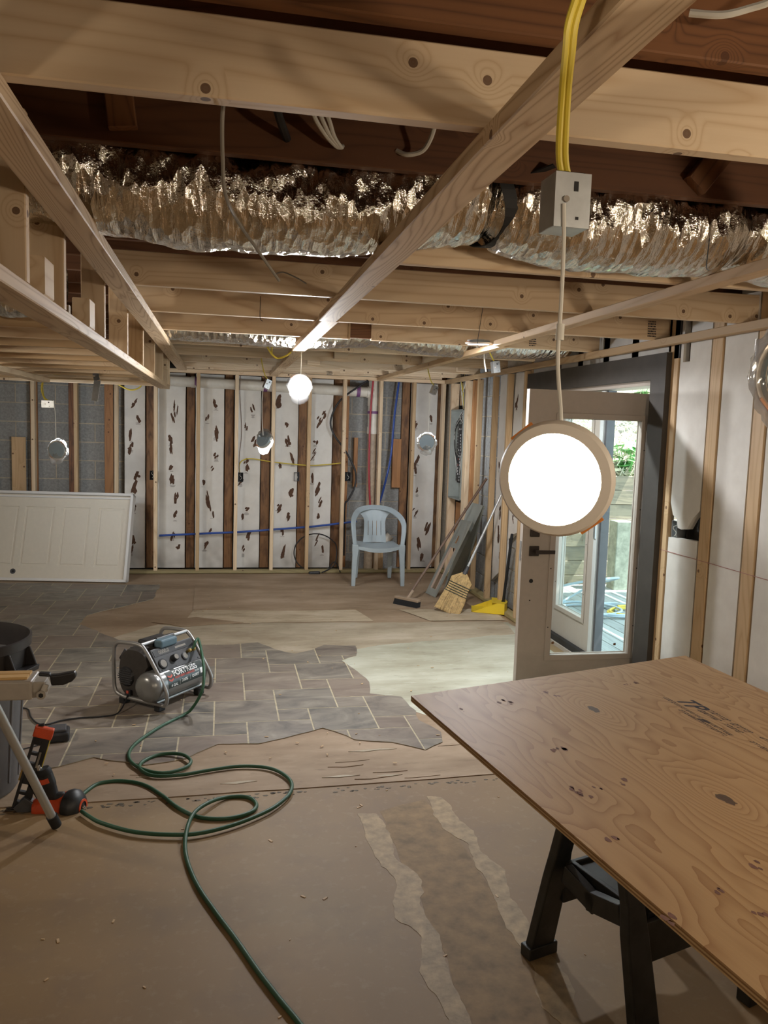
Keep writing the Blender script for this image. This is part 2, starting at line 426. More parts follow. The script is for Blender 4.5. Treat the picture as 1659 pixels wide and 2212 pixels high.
def rough(poly, step=.12, amp=.03, seed=0):
    out = []; k = len(poly)
    for i in range(k):
        a = Vector((*poly[i], 0)); b = Vector((*poly[(i+1) % k], 0)); n = max(1, int((b-a).length/step))
        for j in range(n):
            p = a.lerp(b, j/n); q = noise.noise_vector(Vector((p.x*6+seed, p.y*6, seed)))
            q2 = noise.noise_vector(Vector((p.x*31+seed, p.y*31, seed+5)))
            out.append((p.x+q.x*amp+q2.x*amp*.45, p.y+q.y*amp+q2.y*amp*.45))
    return out
def clip_rect(poly, x0, x1, y0, y1):
    def cut(P, ins, inter):
        out = []
        for i in range(len(P)):
            a, b = P[i-1], P[i]
            if ins(b):
                if not ins(a): out.append(inter(a, b))
                out.append(b)
            elif ins(a): out.append(inter(a, b))
        return out
    def ix(v):
        return lambda a, b: (v, a[1]+(b[1]-a[1])*(v-a[0])/(b[0]-a[0]))
    def iy(v):
        return lambda a, b: (a[0]+(b[0]-a[0])*(v-a[1])/(b[1]-a[1]), v)
    for ins, inter in ((lambda p: p[0] >= x0, ix(x0)), (lambda p: p[0] <= x1, ix(x1)), (lambda p: p[1] >= y0, iy(y0)), (lambda p: p[1] <= y1, iy(y1))):
        poly = cut(poly, ins, inter)
        if len(poly) < 3: return []
    return poly
def area(P): return abs(sum(P[i-1][0]*P[i][1]-P[i][0]*P[i-1][1] for i in range(len(P))))/2
def flat(mb, poly, z0, z1): return mb.prism(poly, lambda x, y, t: (x, y, t), z0, z1)

# ================================================================== THE SETTING
XW = 2.54            # front of the studs of the right wall
YB = 9.03            # front of the studs of the back wall
ZL = 2.24            # underside of the new ceiling joists
fl = MB().box(-3.3, 2.75, -2.3, 9.35, -.12, 0).obj('floor', 'concrete'); tag(fl, kind='structure', label='brown worn concrete floor with torn sheet flooring towards the back')

# --- floor coverings (thin sheets with real edges)
b_ = rough([(-3.25, 3.56), (-.92, 3.55), (-.08, 3.56), (.48, 3.57), (1.37, 3.60), (2.5, 3.63), (2.52, 9.0), (-3.25, 9.0)], .15, .012, 3)
flat(MB(), b_, 0, .004).obj('underlayment', 'board', fl)
flat(MB(), rough([(-.15, 6.05), (.3, 6.55), (2.5, 6.6), (2.5, 3.75), (1.6, 3.85), (1.25, 4.35), (.8, 5.0), (.75, 5.6), (.3, 5.75)], .1, .03, 5), .004, .0055).obj('skim_coat', 'skim', fl)
flat(MB(), rough([(-.9, 6.2), (-.5, 6.72), (.4, 6.7), (2.45, 6.62), (2.4, 6.2), (1.2, 5.95), (.55, 5.65), (.1, 6.0)], .12, .03, 6), .0055, .0065).obj('dusty_sheet', 'board2', fl)
flat(MB(), rough([(-.24, 7.25), (-.26, 8.5), (2.5, 8.6), (2.5, 6.75), (2.0, 6.72), (1.75, 7.15), (.55, 7.15)], .2, .006, 8), .0055, .009).obj('raised_sheet', 'board', fl)
flat(MB(), rough([(-.3, 6.72), (-.24, 7.22), (1.22, 7.16), (1.30, 6.72)], .12, .01, 9), .0065, .0075).obj('paper_backing', 'tanpatch', fl)
flat(MB(), rough([(1.80, 6.68), (1.62, 7.12), (2.5, 7.1), (2.48, 6.66)], .12, .01, 10), .009, .010).obj('paper_backing', 'tanpatch', fl)
flat(MB(), rough([(-.55, 6.8), (-.2, 6.95), (.2, 6.72), (-.3, 6.62)], .08, .02, 12), .009, .012).obj('torn_scrap', 'board', fl)
# raised crack line of the board edge and torn slivers
random.seed(3)
for k in range(16):
    x = random.uniform(-.9, 1.5); y = random.uniform(3.6, 3.98)
    P = [(x+random.uniform(-.09, .09), y+random.uniform(-.02, .02)) for _ in range(3)]
    P = [(x-.08, y), (x, y-.012*random.random()), (x+.1, y+.01), (x+.02, y+.02)]
    flat(MB(), rough(P, .04, .01, k), .004, .0055+.002*random.random()).obj('torn_scrap', 'board2' if k % 2 else 'board', fl)
# sheet vinyl: printed slate squares, each its own raised piece on a joint-coloured backing
vin = [(-3.2, 8.6), (-1.63, 8.5), (-1.09, 8.42), (-.60, 8.40), (-.62, 7.7), (-1.11, 7.1), (-1.13, 6.78), (-.75, 6.25), (-.35, 6.1), (.09, 6.05), (.3, 6.1), (.40, 5.90),
       (.55, 5.76), (.66, 5.85), (.78, 5.99), (1.02, 5.94), (.98, 5.68), (.86, 5.55), (.93, 5.3), (.96, 5.05), (.93, 4.84), (1.10, 4.75), (1.13, 4.5), (1.13, 4.34), (1.20, 4.15),
       (1.17, 4.02), (1.05, 3.92), (.9, 4.05), (.72, 4.11), (.55, 4.28), (.41, 4.21), (.21, 4.12), (-.01, 4.13), (-.16, 3.97), (-.36, 3.91), (-.61, 4.03), (-.77, 3.94), (-.98, 3.85), (-3.2, 3.9)]
vin = rough(vin, .07, .022, 2)
flat(MB(), vin, .0055, .0078).obj('vinyl_backing', 'grout', fl)
a_ = .361; b_ = a_/2; g_ = .0045; nt_ = 0; cand = []
for i in range(-25, 30):
    for j in range(-25, 30):
        ox = .513 + i*b_ + j*a_; oy = 5.148 - i*a_ + j*b_
        if not (-3.6 < ox < 1.6 and 3.3 < oy < 8.9): continue
        for (x0, x1, y0, y1) in ((ox, ox+a_, oy, oy+a_), (ox-b_, ox, oy+a_-b_, oy+a_)):
            P = clip_rect(vin, x0+g_, x1-g_, y0+g_, y1-g_)
            if P and area(P) > .0008: cand.append((math.hypot((x0+x1)/2, (y0+y1)/2), P))
cand.sort(key=lambda q: q[0])
inview = [q for q in cand if max(p[0] for p in q[1]) > -.33*q[0]+.15]
rest = [q for q in cand if q not in inview] + inview[290:]
for d_, P in inview[:290]: flat(MB(), P, .0078, .0088).obj('slate_square', 'slate', fl)
mb = MB()
for d_, P in rest: flat(mb, P, .0078, .0088)
tag(mb.obj('slate_squares', 'slate', fl), kind='stuff')
# adhesive streaks and scraped paint on the bare concrete
M['adh'] = plain('tan_adhesive_residue', (.335, .235, .12), .6, nz=.3, scale=25)
M['scr'] = plain('scraped_concrete', (.255, .165, .076), .7, nz=.3, scale=14)
M['darkcon'] = plain('dark_glue_line', (.11, .085, .055), .7, nz=.4, scale=20)
st1 = [(.60, 3.30), (.67, 3.28), (.70, 3.10), (.69, 2.92), (.74, 2.78), (.73, 2.66), (.70, 2.60), (.72, 2.40), (.70, 2.2), (.71, 2.0), (.70, 1.85), (.64, 1.85), (.65, 2.05), (.62, 2.25), (.655, 2.42), (.60, 2.52), (.62, 2.64), (.65, 2.76), (.62, 2.88), (.60, 3.05)]
st2 = [(.93, 3.42), (.99, 3.40), (1.02, 3.2), (1.05, 3.05), (1.03, 2.92), (1.07, 2.75), (1.04, 2.6), (1.06, 2.45), (1.05, 2.3), (1.06, 2.1), (1.0, 1.9), (.93, 2.05), (.965, 2.25), (.96, 2.45), (.98, 2.6), (.97, 2.8), (.99, 2.98), (.94, 3.12), (.92, 3.3)]
flat(MB(), rough([(.70, 3.3), (.92, 3.38), (.98, 2.9), (.97, 2.3), (.93, 1.8), (.72, 1.8), (.71, 2.3), (.70, 2.8)], .1, .03, 4), 0, .0006).obj('scraped_area', 'scr', fl)
flat(MB(), rough(st1, .012, .02, 1), .0004, .0014).obj('adhesive_residue', 'adh', fl)
flat(MB(), rough(st2, .012, .022, 2), .0004, .0014).obj('adhesive_residue', 'adh', fl)
flat(MB(), rough([(.66, 1.84), (.72, 1.84), (.75, 1.62), (.70, 1.6)], .04, .012, 7), .0004, .0014).obj('adhesive_residue', 'adh', fl)
mb = MB(); random.seed(11)
for k in range(110):
    x = random.uniform(-1.0, 1.5); y = 3.52+random.uniform(-.02, .02)+.02*x; r = random.uniform(.003, .009)
    flat(mb, [(x+r*1.6*math.cos(a)*random.uniform(.6, 1.2), y+r*math.sin(a)*random.uniform(.6, 1.2)) for a in (0, 1, 2, 3, 4, 5)], 0, .001)
tag(mb.obj('glue_spots', 'darkcon', fl), kind='stuff')
mb = MB()
for k in range(170):
    x = random.uniform(-.9, 2.2); y = random.uniform(1.8, 8.5); r = random.uniform(.002, .007); a = random.uniform(0, 3)
    mb.obox((x, y, .012 if y > 3.7 else .0015), (math.cos(a), math.sin(a), 0), (-math.sin(a), math.cos(a), 0), (0, 0, 1), r*1.6, r*.6, .001)
tag(mb.obj('wood_chips', 'furw', fl), kind='stuff')

# --- back wall
wb = MB().box(-3.4, 2.95, 9.33, 9.5, -.1, 2.75).obj('wall_back', 'mortar'); tag(wb, kind='structure', label='back basement wall of grey blocks with foam boards and open studs')
def blocks(parent, fn, u0, u1, z0, z1, shift=0):
    """running-bond blocks, 8 x 16 inches, on plane fn(u, z, depth)"""
    row = 0; z = .0
    while z < z1:
        za, zb = max(z, z0), min(z+.192, z1)
        if zb-za > .01:
            u = -4 + (.203 if row % 2 else 0) + shift
            while u < u1:
                ua, ub = max(u, u0), min(u+.395, u1)
                if ub-ua > .012:
                    q = [fn(ua, za, 0), fn(ub, za, 0), fn(ub, za, .007), fn(ua, za, .007), fn(ua, zb, 0), fn(ub, zb, 0), fn(ub, zb, .007), fn(ua, zb, .007)]
                    MB().hexa(q).obj('block', 'block', parent)
                u += .406
        z += .203; row += 1
bk = lambda u, z, d: (u, 9.33-d, z)
blocks(wb, bk, -2.9, -1.06, 0.0, 2.2)
blocks(wb, bk, 1.36, 2.12, 0.0, 2.35)
oldX = [(-2.62, -2.53, 'fur'), (-2.02, -1.95, 'fur2'), (-1.63, -1.55, 'oldfire'), (-1.26, -1.17, 'fur2'), (-.82, -.73, 'fur'), (-.39, -.30, 'fur'), (.03, .125, 'fur'), (.435, .535, 'fur'), (.855, .95, 'fur'), (1.25, 1.35, 'fur'), (1.385, 1.435, 'fur2'), (2.06, 2.15, 'fur'), (2.48, 2.58, 'fur')]
M['oldfire'] = wood('charred_furring', (.27, .11, .045), (.05, .02, .01), stain=(.03, .015, .01), rings=16, kn=.93)
for x0, x1, m_ in oldX: lum('furring_strip', x0, x1, 9.265, 9.32, .03, 2.28, m_, wb)
random.seed(21)
def smears(parent, fn, u0, u1, z0, z1, n):
    mb = MB()
    for k in range(n):
        u = random.uniform(u0+.05, u1-.05); z = z0+(z1-z0)*(k+random.uniform(.1, .9))/n
        a = random.uniform(-.5, .9); ln = random.uniform(.04, .085); wd = random.uniform(.013, .028)
        for q in range(random.randint(2, 4)):
            cu = u+random.uniform(-.02, .02); cz = z-q*ln*.35; lw = wd*random.uniform(.5, 1.1); ll = ln*random.uniform(.35, 1)
            P = []
            for i in range(10):
                t = i*math.pi/5; r_ = random.uniform(.6, 1.15)
                x = lw*math.cos(t)*r_; y = ll*math.sin(t)*r_
                P.append((cu+x*math.cos(a)+y*math.sin(a)*.6, cz+y*math.cos(a)-x*math.sin(a)*.3))
            mb.prism(P, lambda x, y, t: fn(x, y, t), .0, .0012+.0004*q)
        for q in range(random.randint(0, 6)):
            zz = z-ln-q*.007; w2 = wd*random.uniform(.5, 1.3)
            mb.prism([(u-w2, zz), (u+w2, zz), (u+w2, zz+.0025), (u-w2, zz+.0025)], lambda x, y, t: fn(x, y, t), 0, .0008)
    tag(mb.obj('adhesive_smears', 'smear', parent), kind='stuff')
edges = [(-1.045, -.83), (-.72, -.40), (-.29, .02), (.135, .425), (.545, .845), (.96, 1.24), (2.16, 2.47)]
for i, (x0, x1) in enumerate(edges):
    P = rough([(x0, .035), (x1, .035), (x1, 2.2), (x0, 2.2)], .14, .004, i)
    mb = MB().prism(P, lambda x, y, t: (x, t, y), 9.225, 9.262)
    fp = mb.obj('foam_board', 'foam', wb)
    smears(fp, lambda x, y, t: (x, 9.2245-t, y), x0, x1, .15, 1.98, 10)
MB().box(-1.05, 2.55, 9.31, 9.327, 0, 2.4).obj('wall_backing', 'dark', wb) if False else None
for x0, x1 in ((-1.05, 1.36), (2.12, 2.6)): MB().box(x0, x1, 9.30, 9.328, 0, 2.4).obj('dark_backing', 'dark', wb)
studX = [-2.75, -2.35, -1.945, -1.52, -1.11, -.705, -.257, .155, .555, .955, 1.35, 1.765, 2.15, 2.50]
for i, x in enumerate(studX):
    top = 2.2 if x > -1.2 else 2.12
    lum('stud', x-.019, x+.019, YB+.002, YB+.089, .039, top, 'pine' if i % 3 else 'furw', wb)
lum('stud', 1.70, 1.745, 9.20, 9.24, .0, 2.2, 'fur', wb)
lum('bottom_plate', -3.2, 2.62, YB, YB+.09, .004, .039, 'treated', wb)
lum('top_plate', -3.2, 2.62, YB, YB+.09, 2.2, 2.239, 'pine', wb)
lum('blocking', 1.50, 1.545, 9.24, 9.30, .98, 1.55, 'fur2', wb)
lum('blocking', 1.96, 2.06, 9.24, 9.30, .98, 1.55, 'fur2', wb)
lum('blocking', 1.66, 1.70, 9.24, 9.30, .0, .36, 'furw', wb); lum('blocking', 1.80, 1.87, 9.18, 9.22, .0, .42, 'furw', wb)

# --- ceiling: subfloor, old joists, new joists and strips
ce = MB().box(-3.3, 2.9, -2.3, 9.5, 2.66, 2.75).obj('ceiling', 'subfloor'); tag(ce, kind='structure', label='open ceiling of old dark joists with new pale joists hung below')
for k, y in enumerate([-1.8, -1.4, -.99, -.58, -.17, .24, .65, 1.05, 1.45, 2.01, 2.42, 2.84, 3.24, 3.65, 4.06, 4.46, 4.87, 5.27, 5.68, 6.09, 6.49, 6.9, 7.31, 7.71, 8.12, 8.5, 8.9]):
    if k == 8: lum('floor_joist', -3.2, 2.85, 1.475, 1.515, 2.392, 2.655, 'oldred', ce)
    else: lum('floor_joist', -3.2, 2.85, y-.02, y+.018, 2.425, 2.655, 'old', ce)
NJ = [1.52, 2.80, 3.62, 4.44, 5.28, 6.18, 7.12, 7.93, 8.62]
for k, y in enumerate(NJ):
    x0 = -3.1 if k == 0 else .55 if k == 1 else -.47
    x1 = 2.75 if k < 1 else 2.66 if k < 4 else 2.56
    if k == 5: x1 = 2.45
    m_ = 'pine'
    if k == 4:   # spliced joist with a dark old end showing in the gap
        lum('ceiling_joist', x0, .80, y, y+.038, ZL, ZL+.14, m_, ce); lum('ceiling_joist', .95, x1, y, y+.038, ZL, ZL+.14, m_, ce)
        lum('blocking', .80, .95, y+.01, y+.036, ZL+.01, ZL+.15, 'oldred', ce); lum('blocking', .795, .81, y-.01, y+.0, ZL, ZL+.14, 'furw', ce); continue
    lum('ceiling_joist', x0, x1, y, y+.038, ZL, ZL+.14, m_, ce)
lum('ceiling_joist', -.47, 2.45, 8.985, 9.02, ZL+.0, ZL+.09, 'pine', ce)
for x0, y in ((.95, 7.05), (.80, 7.86), (1.75, 7.05), (2.30, 7.85)): lum('blocking', x0, x0+.12, y, y+.06, ZL+.02, ZL+.13, 'pine', ce)
for (px, py, Y_) in ((236, 200, 2.36), (1540, 350, 2.36)):
    pa, pb_ = (at(250, 150, Y=2.38), at(266, 277, Y=2.38)) if px < 500 else (at(1575, 310, Y=2.38), at(1500, 402, Y=2.38)); lum2('bridging', pa, pb_, .075, .036, 'oldred', ce, (0, 1, 0))
# strips that run away from the camera under the joists
def strip(x, w_, z, y0, y1, splits, mat):
    ys = [y0]+splits+[y1]
    for i in range(len(ys)-1):
        lum('furring_strip', x[0]+(x[1]-x[0])*i/max(1, len(ys)-1), x[0]+(x[1]-x[0])*i/max(1, len(ys)-1)+w_, ys[i]+.001, ys[i+1]-.001, z, z+.038, mat, ce)
strip((.475, .515), .089, 2.2, -1.2, 9.02, [4.15, 6.3], 'pine_bold')
strip((1.66, 1.74), .064, 2.2, -1.2, 9.0, [4.9], 'furw')
strip((-.455, -.455), .089, 2.2, -1.2, 8.7, [3.55], 'pine_bold')
lum('wall_ledger', XW-.045, XW+.0, 1.0, 9.02, 2.195, 2.24, 'furw', ce)
# dropped soffit at the left: lower rail, upright cripples, lower joists
lum('soffit_rail', -.56, -.47, -1.2, 3.78, 1.96, 1.998, 'pine_bold', ce); lum('soffit_rail', -.56, -.47, 3.782, 7.62, 1.96, 1.998, 'pine_bold', ce)
for k, y in enumerate([1.78, 2.14, 2.62, 3.47, 4.28, 5.1, 5.95, 6.75, 7.3, 7.58]):
    lum('cripple_stud', -.56+(.0 if k > 2 else -.03), -.47, y, y+.038, 1.998, 2.40 if k < 2 else 2.38, 'pine' if k != 5 else 'furw', ce)
for y in (2.35, 3.1): lum('blocking', -.53, -.47, y, y+.12, 1.998, 2.10, 'pine', ce)
for k in range(11):
    y = 3.22+.42*k; lum('soffit_joist', -3.15, -.562, y, y+.038, 1.999, 2.088, 'pine' if k % 2 else 'furw', ce)
lum('furring_strip', -1.50, -1.41, 3.0, 7.2, 1.96, 1.998, 'pine', ce)
lum('soffit_joist', -3.15, -.47, 7.64, 7.68, 1.985, 2.075, 'pine', ce)
p = at(24, 240, Y=2.2); lum('blocking', -.72, -.58, 2.05, 2.09, 2.33, 2.66, 'pine', ce)

# --- right wall
wr = MB(); tagr = 'structure'
for y0, y1, z0, z1 in ((-2.3, 4.5, -.1, 2.75), (6.50, 9.5, -.1, 2.75), (4.5, 6.50, 2.06, 2.75)): wr.box(2.78, 2.83, y0, y1, z0, z1)
wr = wr.obj('wall_right', 'mortar'); tag(wr, kind='structure', label='right basement wall with foam boards between studs around the glazed door')
rk = lambda u, z, d: (2.655-d, u, z)
blocks(wr, rk, 7.42, 8.24, 0.0, 2.35, .1)
MB().box(2.656, 2.70, 6.6, 8.36, 0, 2.42).obj('mortar_backing', 'mortar', wr)
for y0, y1 in ((-2.2, 4.37), (8.36, 9.3)): MB().box(2.72, 2.775, y0, y1, 0, 2.42).obj('dark_backing', 'dark', wr)
nb = [4.305, 3.885, 3.50, 3.10, 2.69, 2.28, 1.88, 1.47, 1.06, .66, .25, -.16, -.56, -.97, -1.38, -1.78]
for i, y in enumerate(nb):
    lum('furring_strip', 2.585, 2.625, y, y+.095+(.02 if i == 0 else 0), 0.004, 2.40, 'furw', wr)
    y0 = (nb[i+1] if i+1 < len(nb) else -2.2)+.108; y1 = y-.016
    if i == 0:      # foam board with a hole cut around two boxes
        P = [(y0, .01), (y1, .01), (y1, 1.085), (y0, 1.10)]
        MB().prism(P, lambda x, y, t: (t, x, y), 2.588, 2.625).obj('foam_board', 'foam', wr)
        P = [(y0, 1.27), (y0+.06, 1.22), (y0+.11, 1.155), (y0+.17, 1.145), (y1-.09, 1.15), (y1-.075, 1.20), (y1-.03, 1.22), (y1, 1.29), (y1, 2.4), (y0+.27, 2.4), (y0+.27, 2.10), (y0+.20, 2.10), (y0+.20, 2.4), (y0, 2.4)]
        MB().prism(P, lambda x, y, t: (t, x, y), 2.588, 2.625).obj('foam_board', 'foam', wr)
    else:
        MB().box(2.588, 2.625, y0, y1, .01, 2.4).obj('foam_board', 'foam', wr)
# chalk line snapped across boards
mb = MB(); mb.box(2.5835, 2.5875, -1, 4.39, .998, 1.001); mb.obj('chalk_line', plain('pink_chalk', (.42, .22, .2), .9), wr)
for y in (6.60, 7.02, 7.42, 7.90): lum('stud', XW, XW+.055, y, y+.038, .039, 2.195, 'furw', wr)
lum('stud', XW, XW+.089, 8.24, 8.355, .039, 2.195, 'pine', wr); lum('stud', XW+.02, XW+.10, 8.12, 8.16, .039, 2.195, 'fur2', wr)
lum('stud', XW, XW+.089, 8.86, 8.90, .039, 2.195, 'pine', wr); lum('stud', XW+.02, XW+.1, 8.95, 8.985, .039, 2.195, 'furw', wr)
lum('furring_strip', XW+.09, XW+.12, 8.36, 8.84, .039, .86, 'fur2', wr); lum('furring_strip', XW+.09, XW+.12, 8.36, 8.84, 1.95, 2.2, 'furw', wr)
lum('bottom_plate', XW, XW+.09, 6.58, 9.03, .004, .039, 'treated', wr)
for i, (y0, y1, zb, zt) in enumerate(((6.66, 7.0, .72, 2.2), (7.07, 7.40, .28, 2.2))):
    P = rough([(y0, zb), (y0+.12, zb+.06), (y1, zb-.04), (y1, zt), (y0, zt)], .08, .015, 30+i)
    fp = MB().prism(P, lambda x, y, t: (t, x, y), 2.598, 2.635).obj('foam_board', 'foam', wr); smears(fp, lambda x, y, t: (2.5975-t, x, y), y0, y1, zb+.1, 2.0, 8)
blocks(wr, rk, 6.66, 7.40, 0.04, .80, .05)
for y in (4.39, 6.575): lum('stud', 2.585, 2.62, y-.0, y+.03, 2.17, 2.42, 'furw', wr)
for y in (4.8, 5.2, 5.61, 6.0): lum('furring_strip', 2.60, 2.63, y, y+.09, 2.17, 2.42, 'furw', wr)
MB().box(2.60, 2.64, 4.4, 6.6, 2.165, 2.41).obj('foam_board', 'foam', wr)
# dark surround of the doorway
sr = MB(); sr.box(2.55, 2.60, 4.375, 4.545, 0, 2.165); sr.box(2.55, 2.60, 6.36, 6.58, 0, 2.165); sr.box(2.55, 2.60, 4.545, 6.36, 2.015, 2.165); sr.obj('door_surround', 'buck', wr)
# other walls of the room, outside the frame
for nm, bx_, in (('wall_left', (-3.45, -3.3, -2.3, 9.5)), ('wall_front', (-3.3, 2.95, -2.45, -2.3))):
    tag(MB().box(*bx_, -.1, 2.75).obj(nm, 'mortar'), kind='structure', label='plain block wall of the basement outside the view')

# --- doorway: frame, closed leaf, open leaf
dr = MB(); dr.box(2.60, 2.775, 4.545, 4.58, 0, 2.0); dr.box(2.60, 2.775, 6.34, 6.40, 0, 2.0); dr.box(2.60, 2.775, 4.545, 6.38, 1.985, 2.03); dr.box(2.60, 2.82, 4.545, 6.38, -.01, .03)
dr = dr.obj('door_1', 'door_taupe', None, .003); tag(dr, kind='structure', label='closed glazed leaf of the double door with its frame')
MB().box(2.601, 2.77, 4.545, 6.38, 2.032, 2.06).obj('spray_foam', plain('yellow_spray_foam', (.55, .52, .22), .9, nz=.3, scale=20), dr)
def leaf(parent, fn, w_, zt, gx0, gx1, gz0, gz1, zb=.03):
    """glazed leaf: fn(u, d, z); rails, moulding round the pane, pane, screw caps"""
    mb = MB()
    for u0, u1, z0, z1 in ((0, gx0, zb, zt), (gx1, w_, zb, zt), (gx0, gx1, zb, gz0), (gx0, gx1, gz1, zt)):
        mb.hexa([fn(u0, 0, z0), fn(u1, 0, z0), fn(u1, .044, z0), fn(u0, .044, z0), fn(u0, 0, z1), fn(u1, 0, z1), fn(u1, .044, z1), fn(u0, .044, z1)])
    mb.obj('stiles_and_rails', 'door_taupe', parent)
    for dd in (-.010, .044):
        mo = MB(); e = .03
        for u0, u1, z0, z1 in ((gx0-e, gx0+.006, gz0-e, gz1+e), (gx1-.006, gx1+e, gz0-e, gz1+e), (gx0, gx1, gz0-e, gz0+.006), (gx0, gx1, gz1-.006, gz1+e)):
            mo.hexa([fn(u0, dd, z0), fn(u1, dd, z0), fn(u1, dd+.010, z0), fn(u0, dd+.010, z0), fn(u0, dd, z1), fn(u1, dd, z1), fn(u1, dd+.010, z1), fn(u0, dd+.010, z1)])
        mm = mo.obj('glazing_moulding', 'door_taupe', parent, .004)
        if dd < 0:
            for i in range(4):
                for u in (gx0-.018, gx1+.018):
                    z = gz0+(gz1-gz0)*(i+.5)/4; MB().hexa([fn(u-.003, dd-.002, z-.003), fn(u+.003, dd-.002, z-.003), fn(u+.003, dd, z-.003), fn(u-.003, dd, z-.003), fn(u-.003, dd-.002, z+.003), fn(u+.003, dd-.002, z+.003), fn(u+.003, dd, z+.003), fn(u-.003, dd, z+.003)]).obj('screw_cap', 'blackm', mm)
    MB().hexa([fn(gx0, .02, gz0), fn(gx1, .02, gz0), fn(gx1, .026, gz0), fn(gx0, .026, gz0), fn(gx0, .02, gz1), fn(gx1, .02, gz1), fn(gx1, .026, gz1), fn(gx0, .026, gz1)]).obj('glass_pane', 'glass', parent)
# closed leaf in the plane of the wall: u runs from its left edge (far) to the astragal (near)
lf2 = lambda u, d, z: (2.65+d, 6.33-u, z)
leaf(dr, lf2, .98, 1.98, .36, .84, .30, 1.80)
MB().box(2.63, 2.71, 5.295, 5.345, .03, 1.98).obj('astragal', 'alum', dr, .004); MB().box(2.645, 2.705, 5.265, 5.294, .03, 1.98).obj('weatherstrip', 'dkgrey', dr)
MB().box(2.622, 2.63, 5.305, 5.335, 1.20, 1.32).obj('strike_plate', 'galv', dr); MB().box(2.622, 2.63, 5.305, 5.335, .93, 1.02).obj('strike_plate', 'galv', dr)
MB().box(2.61, 2.655, 5.35, 6.32, .031, .075).obj('door_sweep', 'blackm', dr)
# open leaf, turned into the room at right angles to the wall
XF, YL = 1.80, 4.60
da = bpy.data.objects.new('door_2', None); C.objects.link(da); da.location = (2.59, YL, 0); tag(da, kind='structure', label='open taupe glazed door leaf with lever handle standing into the room')
lf1 = lambda u, d, z: (XF+u, YL+d, z)
g0 = at(1212, 902, Y=YL); g1 = at(1388, 906, Y=YL); g2 = at(1175, 1417, Y=YL)
ZT = at(1150, 840, Y=YL).z
leaf(da, lf1, .785, ZT, g0.x-XF, g1.x-XF, g2.z, g0.z)
for i, z in enumerate((.25, 1.0, 1.75)):
    MB().tube([(2.592, YL-.006, z-.05), (2.592, YL-.006, z+.05)], .007).obj('hinge', 'bronze', da)
q = at(1153, 1190, Y=YL)
ros = MB().box(q.x-.031, q.x+.031, YL-.012, YL, q.z-.031, q.z+.031).obj('handle_rosette', 'bronze', da, .003)
MB().tube([(q.x, YL-.01, q.z), (q.x, YL-.05, q.z), (q.x, YL-.052, q.z)], .011).bar((q.x-.01, YL-.052, q.z), (q.x+.115, YL-.052, q.z), .016, .022).obj('lever', 'bronze', ros)
q2 = at(1155, 1148, Y=YL); MB().box(q2.x-.03, q2.x+.03, YL-.014, YL, q2.z-.032, q2.z+.032).obj('deadbolt', 'bronze', da, .004)
for (x, y, r) in ((1147, 1255, .013), (1144, 1297, .004)):
    p = at(x, y, Y=YL); MB().lathe([(-.0015, 0), (-.0015, r), (.001, r)], (p.x, YL, p.z), (0, 1, 0), 20).obj('bore_hole', 'blackm', da)
MB().box(XF-.002, XF, YL+.01, YL+.034, q.z-.06, q.z+.06).obj('latch_plate', 'galv', da)
for (x, y) in ((1196, 1390), (1330, 1393)):
    p = at(x, y, Y=YL); MB().obox((p.x, YL+.016, p.z), (1, 0, .15), (0, 1, 0), (-.15, 0, 1), .008, .001, .007).obj('pane_tag', 'fur', da)

# --- outside: deck under an upper deck, timber retaining wall, littered slope
MB_ = MB().box(2.95, 9.5, 2.0, 14, -.16, -.10).obj('ground', 'soil'); tag(MB_, kind='structure', label='leaf-strewn ground outside under the deck')
gd = MB_
for k in range(34):
    x = 2.96+k*.145; lum('deck_board', x, x+.138, 3.2, 8.35, -.045, -.015, 'deck', gd)
for k in range(34):
    if k in (5, 6, 11, 16, 17, 23, 27): dx = .03
    else: dx = .004
    x = 2.97+k*.145; lum('overhead_board', x, x+.145-dx, 3.0, 7.6, 2.62, 2.655, 'deck', gd)
rwall = thing('retaining_wall', 'stacked weathered timber retaining wall outside the glazed door', 'wall', (4.3, 8.45, 0))
zz = -.08
for k in range(8):
    y = 8.42+(k % 3)*.008; lum('timber', 2.98, 7.8, y, y+.15, zz, zz+.158, 'timber', rwall); zz += .162
po = at(1338, 1230, Y=8.1); pst = MB().box(po.x-.10, po.x+.10, 8.02, 8.2, -.02, .74).obj('concrete_post', 'postc', None, .01); tag(pst, 'short mossy concrete post in front of the timber retaining wall', 'post')
hs = MB().grid(lambda u, v: (2.9+u*6.5, 8.50+v*4.2, 1.16+v*2.6+.14*noise.noise(Vector((u*9, v*9, 1)))), 40, 30).obj('hillside', 'soil'); tag(hs, kind='structure', label='steep littered slope above the retaining wall')
random.seed(5); mb = MB()
for k in range(5200):
    u = random.random(); v = random.random()**1.3; c = Vector((2.9+u*4.2, 8.5+v*4.0, 1.17+v*2.48+.03+.14*noise.noise(Vector((u*4.2/6.5*9, v*9, 1)))+random.uniform(0, .07)))
    d = Vector((random.uniform(-1, 1), random.uniform(-.6, .6), random.uniform(-.6, .9))).normalized()*random.uniform(.04, .17); s = Vector((-d.z, .2*d.x, d.x)).normalized()*random.uniform(.003, .008)
    n = len(mb.v); mb.v += [c-d-s, c-d+s, c+d+s*.4+Vector((0, 0, random.uniform(-.03, .03))), c+d-s*.4]; mb.f.append((n, n+1, n+2, n+3))
tag(mb.obj('straw_litter', 'strawm'), 'dry straw and twigs strewn over the slope outside', 'straw', kind='stuff')
